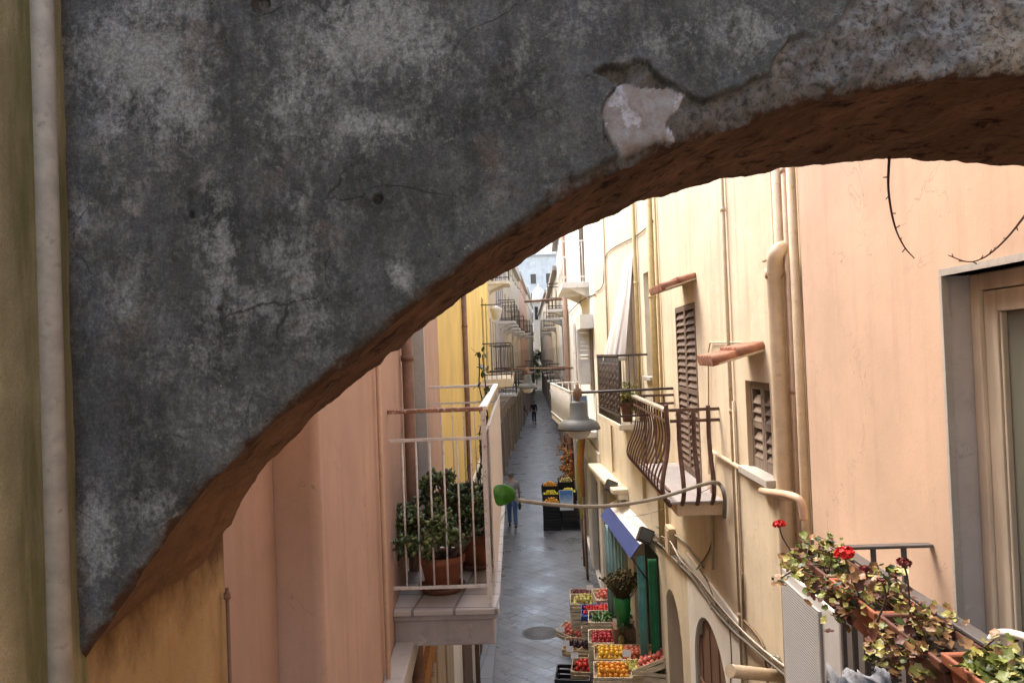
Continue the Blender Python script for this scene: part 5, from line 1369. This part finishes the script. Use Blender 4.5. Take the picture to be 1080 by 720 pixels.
# pineapples
for i, (px, py, lab) in enumerate(((656, 676, 'pineapple with grey green crown on the street side of the pair'), (664, 673, 'pineapple with grey green crown nearer the wall'))):
    c = PZ(px, py, 1.0); t = thing('pineapple', c-Vector((0, 0, .12)), lab, 'pineapple')
    m = MB().ball(c, (.062, .062, .105), 14, 10); m.build('fruit_body', paint('pineapple skin', (.20, .15, .045), .7, .5, (.08, .08, .02), .7), t)
    f = MB()
    for k in range(26):
        d = (rv()*.75+Vector((0, 0, 1.2))).normalized(); leaf_blade(f, c+Vector((0, 0, .10)), d, Vector((0, 0, 1)), .19, .026, 0)
    f.build('crown_leaves', leafmat('pineapple leaves', (.10, .13, .06)), t)
    stack(c-Vector((0, 0, .1)), 0, RZB, '')
# further stall, black crates
fs_c = PZ(571, 553, 0)
FX, FY = .66, 23.8
n_ = 0
for (x, y, z, lab) in ((.30, 23.75, 0, 'black crate at the bottom street side of the distant stall'), (.30, 23.75, .29, 'black crate second from the ground, street side of the distant stall'), (.88, 23.85, 0, 'black crate at the bottom wall side of the distant stall'), (.88, 23.85, .29, 'black crate second from the ground, wall side of the distant stall'), (.30, 23.8, .58, 'black crate of oranges topping the street side of the distant stall'), (.30, 24.5, .70, 'black crate of lemons behind the oranges on the distant stall'), (.86, 24.5, .75, 'black crate of yellow fruit against the wall on the distant stall'), (.28, 25.2, .85, 'black crate of oranges at the back of the distant stall'), (.82, 25.3, .95, 'high black crate at the back of the distant stall')):
    crate('black', (x, y, z), R(-2)+random.uniform(-.04, .04), lab)
for (x, y, z, lab) in ((.30, 24.5, .0, ''), (.86, 24.5, .0, ''), (.28, 25.2, .0, ''), (.82, 25.3, .0, '')):
    MB().box((x, y, .34), (.5, .36, .68)).build('stall_base', M['crate_black'], label='dark base carrying the distant stall, ' + {(.30, 24.5): 'street side middle', (.86, 24.5): 'wall side middle', (.28, 25.2): 'street side back', (.82, 25.3): 'wall side back'}[(x, y)], cat='stall base', bevel=.01)
for kind, x, y, z, lab in (('orange', .30, 23.8, .58, 'oranges heaped on the street side of the distant stall'), ('lemon', .30, 24.5, .70, 'lemons heaped behind the oranges on the distant stall'), ('lemon', .86, 24.5, .75, 'yellow fruit heaped against the wall on the distant stall'), ('orange', .28, 25.2, .85, 'oranges heaped at the back of the distant stall'), ('mixed', .82, 25.3, .95, 'pale fruit heaped high at the back of the distant stall')):
    heap(kind, (x, y, z), .5, .36, .25, 60, lab, 0, 3, stuff=True)
pp = thing('poster', (.76, 23.6, .58), 'blue and white poster propped on the distant stall', 'poster')
MB().box((.76, 23.63, .92), (.42, .02, .62), Matrix.Rotation(R(-14), 3, 'X')).build('board', M['white_paint'], pp)
def poster_mat():
    n = NT('poster print blue to white', .4); n.color(n.mix(n.ramp(n.math('ADD', n.sep(2), n.math('MULTIPLY', n.noise(6, 3), .3)), .95, 1.25), (.62, .74, .85), (.06, .22, .55))); return n.mat
MB().box((.76, 23.614, .923), (.38, .006, .58), Matrix.Rotation(R(-14), 3, 'X')).build('print', poster_mat(), pp)
# hanging nets of oranges further on
for i, (Y, lab) in enumerate(((27.5, 'orange nets of fruit hung by the shop past the white balcony, nearer bunch'), (30.5, 'orange nets of fruit hung by the shop past the white balcony, further bunch'))):
    random.seed(40+i); t = thing('fruit_net', (.95, Y, .4), lab, 'fruit display')
    m = MB()
    for k in range(120): m.ball((1.0+random.gauss(0, .12), Y+random.gauss(0, .35), random.uniform(.5, 2.0)), .05, 7, 5, random.randrange(3))
    o = m.build('fruit', [paint('orange skin far', (.75, .26, .05)), paint('amber skin far', (.62, .36, .10)), paint('brown paper', (.36, .22, .12))], t); o['kind'] = 'stuff'
    MB().box((1.0, Y, .25), (.45, .9, .5)).build('table', M['shutter'], t)
    MB().tube([(1.0, Y, .5), (1.0, Y, 2.15), (1.29, Y, 2.2)], .02, 6).build('rack', M['iron_dark'], t)

# ------------------------------------------------------------------ people
def skin_body(name, chains, mats, parent, root=0, lvl=2):
    """chains: list of [(pos, radius)...]; chains start on a shared joint when positions coincide"""
    bm = bmesh.new(); lay = bm.verts.layers.skin.verify(); idx = {}
    def vert(p, r):
        k = tuple(round(c, 4) for c in p)
        if k not in idx:
            v = bm.verts.new(p); rr = r if isinstance(r, tuple) else (r, r); v[lay].radius = rr; idx[k] = v
        return idx[k]
    for ch in chains:
        vs = [vert(*c) for c in ch]
        for a, b in zip(vs, vs[1:]):
            if bm.edges.get((a, b)) is None: bm.edges.new((a, b))
    bm.verts.ensure_lookup_table(); bm.verts[root][lay].use_root = True
    me = bpy.data.meshes.new(name); bm.to_mesh(me); bm.free()
    for m in mats: me.materials.append(m)
    o = bpy.data.objects.new(name, me); COL.objects.link(o); o.parent = parent
    s_ = o.modifiers.new('skin', 'SKIN'); s_.use_smooth_shade = True
    b = o.modifiers.new('sub', 'SUBSURF'); b.levels = lvl; b.render_levels = lvl
    return o
M['skin'] = plain('skin', (.42, .24, .16), .55)
def person(loc, heading, label, shirt, trousers, hair, shoes, stride=.28, bag=None, sleeves='short', scale=1.0, arm=.15):
    t = thing('person', loc, label, 'person'); t.rotation_euler.z = heading; t.scale = (scale,)*3
    V = lambda x, y, z: (x, y, z)
    pel = V(0, 0, .95)
    hipL, hipR = V(-.09, 0, .90), V(.09, 0, .90)
    kL, kR = V(-.09, stride*.62, .50), V(.09, -stride*.25, .48)
    aL, aR = V(-.09, stride*.75, .09), V(.09, -stride*1.15, .13)
    tL, tR = V(-.095, stride*.75+.15, .035), V(.095, -stride*1.15+.13, .04)
    shL, shR = V(-.185, 0, 1.43), V(.185, 0, 1.43)
    eL, eR = V(-.235, -arm-.02, 1.16), V(.235, arm*.4-.03, 1.15)
    wL, wR = V(-.235, -arm*.8+.06, .92), V(.245, arm+.05, .92)
    neck, hb = V(0, .01, 1.50), V(0, .025, 1.58)
    body = [[(pel, .125), (V(0, 0, 1.12), .12), (V(0, .0, 1.32), (.155, .115)), (V(0, .0, 1.43), (.12, .09)), (neck, .055), (hb, .062), (V(0, .03, 1.66), .088), (V(0, .02, 1.735), .055)],
            [(V(0, .03, 1.66), .088), (V(0, .115, 1.645), .016)], [(V(0, .03, 1.66), .088), (V(-.088, .01, 1.65), .018)], [(V(0, .03, 1.66), .088), (V(.088, .01, 1.65), .018)],
            [(pel, .125), (hipL, .09), (kL, .058), (aL, .04), (tL, .035)], [(pel, .125), (hipR, .09), (kR, .058), (aR, .04), (tR, .035)]]
    for sh_, e, w_ in ((shL, eL, wL), (shR, eR, wR)):
        hd = Vector(w_)+(Vector(w_)-Vector(e)).normalized()*.075
        body.append([(V(0, .0, 1.43), (.12, .09)), (sh_, .058), (e, .042), (w_, .028), (tuple(hd), (.036, .02))])
        dirn = (Vector(w_)-Vector(e)).normalized()
        for k, (oy, L_) in enumerate(((.027, .07), (.009, .08), (-.009, .075), (-.025, .06))):
            b0 = hd+Vector((0, oy, -.01)); body.append([(tuple(hd), (.036, .02)), (tuple(b0+dirn*.03), .0095), (tuple(b0+dirn*(.03+L_*.55)+Vector((0, .005, 0))), .0085), (tuple(b0+dirn*(.03+L_)+Vector((0, .018, .004))), .007)])
        th = Vector(w_)+Vector((0, .035, -.03)); body.append([(w_, .028), (tuple(th), .011), (tuple(th+Vector((0, .018, -.035))), .009)])
    skin_body('body', body, [M['skin']], t)
    sl = []
    for sh_, e, w_ in ((shL, eL, wL), (shR, eR, wR)):
        if sleeves == 'short': sl.append([(V(0, 0, 1.42), (.135, .105)), (sh_, .072), (tuple(Vector(sh_).lerp(Vector(e), .75)), .064)])
        else: sl.append([(V(0, 0, 1.42), (.135, .105)), (sh_, .074), (e, .056), (tuple(Vector(e).lerp(Vector(w_), .95)), .042)])
    skin_body('shirt', [[(V(0, 0, .92), (.155, .125)), (V(0, 0, 1.12), (.142, .135)), (V(0, 0, 1.32), (.172, .13)), (V(0, 0, 1.42), (.135, .105)), (V(0, .005, 1.49), .07)]]+sl, [shirt], t)
    skin_body('trousers', [[(V(0, 0, 1.0), (.135, .115)), (pel, .138)], [(pel, .138), (hipL, .105), (kL, .075), (aL, .062)], [(pel, .138), (hipR, .105), (kR, .075), (aR, .062)]], [trousers], t)
    for a, b in ((aL, tL), (aR, tR)): skin_body('shoe', [[(tuple(Vector(a)+Vector((0, -.035, -.035))), .05), (tuple(Vector(a)+Vector((0, .05, -.045))), .045), (tuple(Vector(b)+Vector((0, .02, 0))), .036)]], [shoes], t)
    m = MB(); vs = []
    m.ball((0, .018, 1.668), (.096, .106, .10), 16, 12)
    keep = MB()
    keep.add(m.v, [f for f in m.f if (lambda c: c.z > 1.668+.055*(c.y-.02)/.1*(1 if c.y > 0 else .8) if c.y > .03 else c.z > 1.60)(sum((m.v[i] for i in f), Vector())/len(f))], 0, True)
    h_ = keep.build('hair', hair, None, loc=Vector((0, 0, 0))); h_.parent = t
    for s_ in (-1, 1):
        e_ = MB().ball((s_*.032, .112, 1.668), .012, 8, 6).build('eye', M['white_paint'], None, loc=Vector((0, 0, 0))); e_.parent = t
    if bag:
        hp = Vector(wR)+Vector((.0, .03, -.13)); b = MB()
        b.ball(hp+Vector((0, 0, -.16)), (.05, .11, .13), 12, 8); b.tube([hp+Vector((0, .05, -.08)), hp+Vector((0, 0, .03)), hp+Vector((0, -.05, -.08))], .008, 5)
        o = b.build('bag', bag, None, loc=Vector((0, 0, 0)))
        o.location = t.location.copy(); o.rotation_euler.z = heading; tag(o, 'dark carrier bag held by the walking man', 'bag')
    return t
pn_ = PZ(541, 556, 0)
person((pn_.x, pn_.y, 0), R(3), 'man in grey t-shirt and blue jeans walking away carrying a dark bag', plain('grey t-shirt', (.36, .36, .38), .9), plain('blue jeans', (.07, .15, .32), .9), plain('grey hair', (.16, .14, .13), .9), plain('dark shoes', (.02, .02, .02)), bag=plain('dark bag', (.03, .028, .02), .6))
p2 = PZ(563.5, 446, 0)
dk = plain('black clothes', (.015, .015, .018), .9)
person((p2.x, p2.y, 0), R(180), 'person in black clothes standing in the middle of the far lane', dk, dk, plain('dark hair', (.02, .015, .012), .9), dk, stride=.06, sleeves='long')
p3 = PZ(552, 447, 0)
person((p3.x, p3.y, 0), R(-60), 'person in dark blue standing by the doorways on the far left', plain('dark blue clothes', (.02, .03, .06), .9), dk, plain('brown hair', (.05, .03, .02), .9), dk, stride=.05, sleeves='long')
# trees at the end of the lane
def tree(c, h, r, seed, label):
    random.seed(seed); t = thing('tree', c, label, 'tree'); c = Vector(c)
    tr = MB(); tips = []
    tr.tube(smooth_path([c, c+Vector((.1, 0, h*.25)), c+Vector((0, 0, h*.5))], 4), [.16*(1-.4*i/8) for i in range(9)], 8)
    for k in range(9):
        d = (rv()+Vector((0, 0, .6))).normalized(); q = c+Vector((0, 0, h*.6))+d*r*random.uniform(.6, 1); tr.tube([c+Vector((0, 0, h*random.uniform(.35, .5))), q], [.07, .02], 6); tips.append(q)
    tr.build('trunk', M['bark'], t); fo = MB()
    for k in range(1800):
        q = random.choice(tips)+rv()*r*.45*random.random()**.5; leaf_blade(fo, q, rv(), Vector((0, 0, 1)), .26, .13, random.randrange(3))
    fo.build('crown', [M['leaf_d'], leafmat('grey green leaf', (.10, .13, .08)), M['leaf_d']], t)
tree((1.0, 108, 0), 7.5, 1.7, 51, 'grey green tree standing at the far end of the lane')
tree((-.2, 115, 0), 4.6, 1.2, 52, 'low dark tree at the far end of the lane beside the turret')

# drop unused
for rec in fruit_me.values():
    if not rec[2]: bpy.data.objects.remove(rec[0])
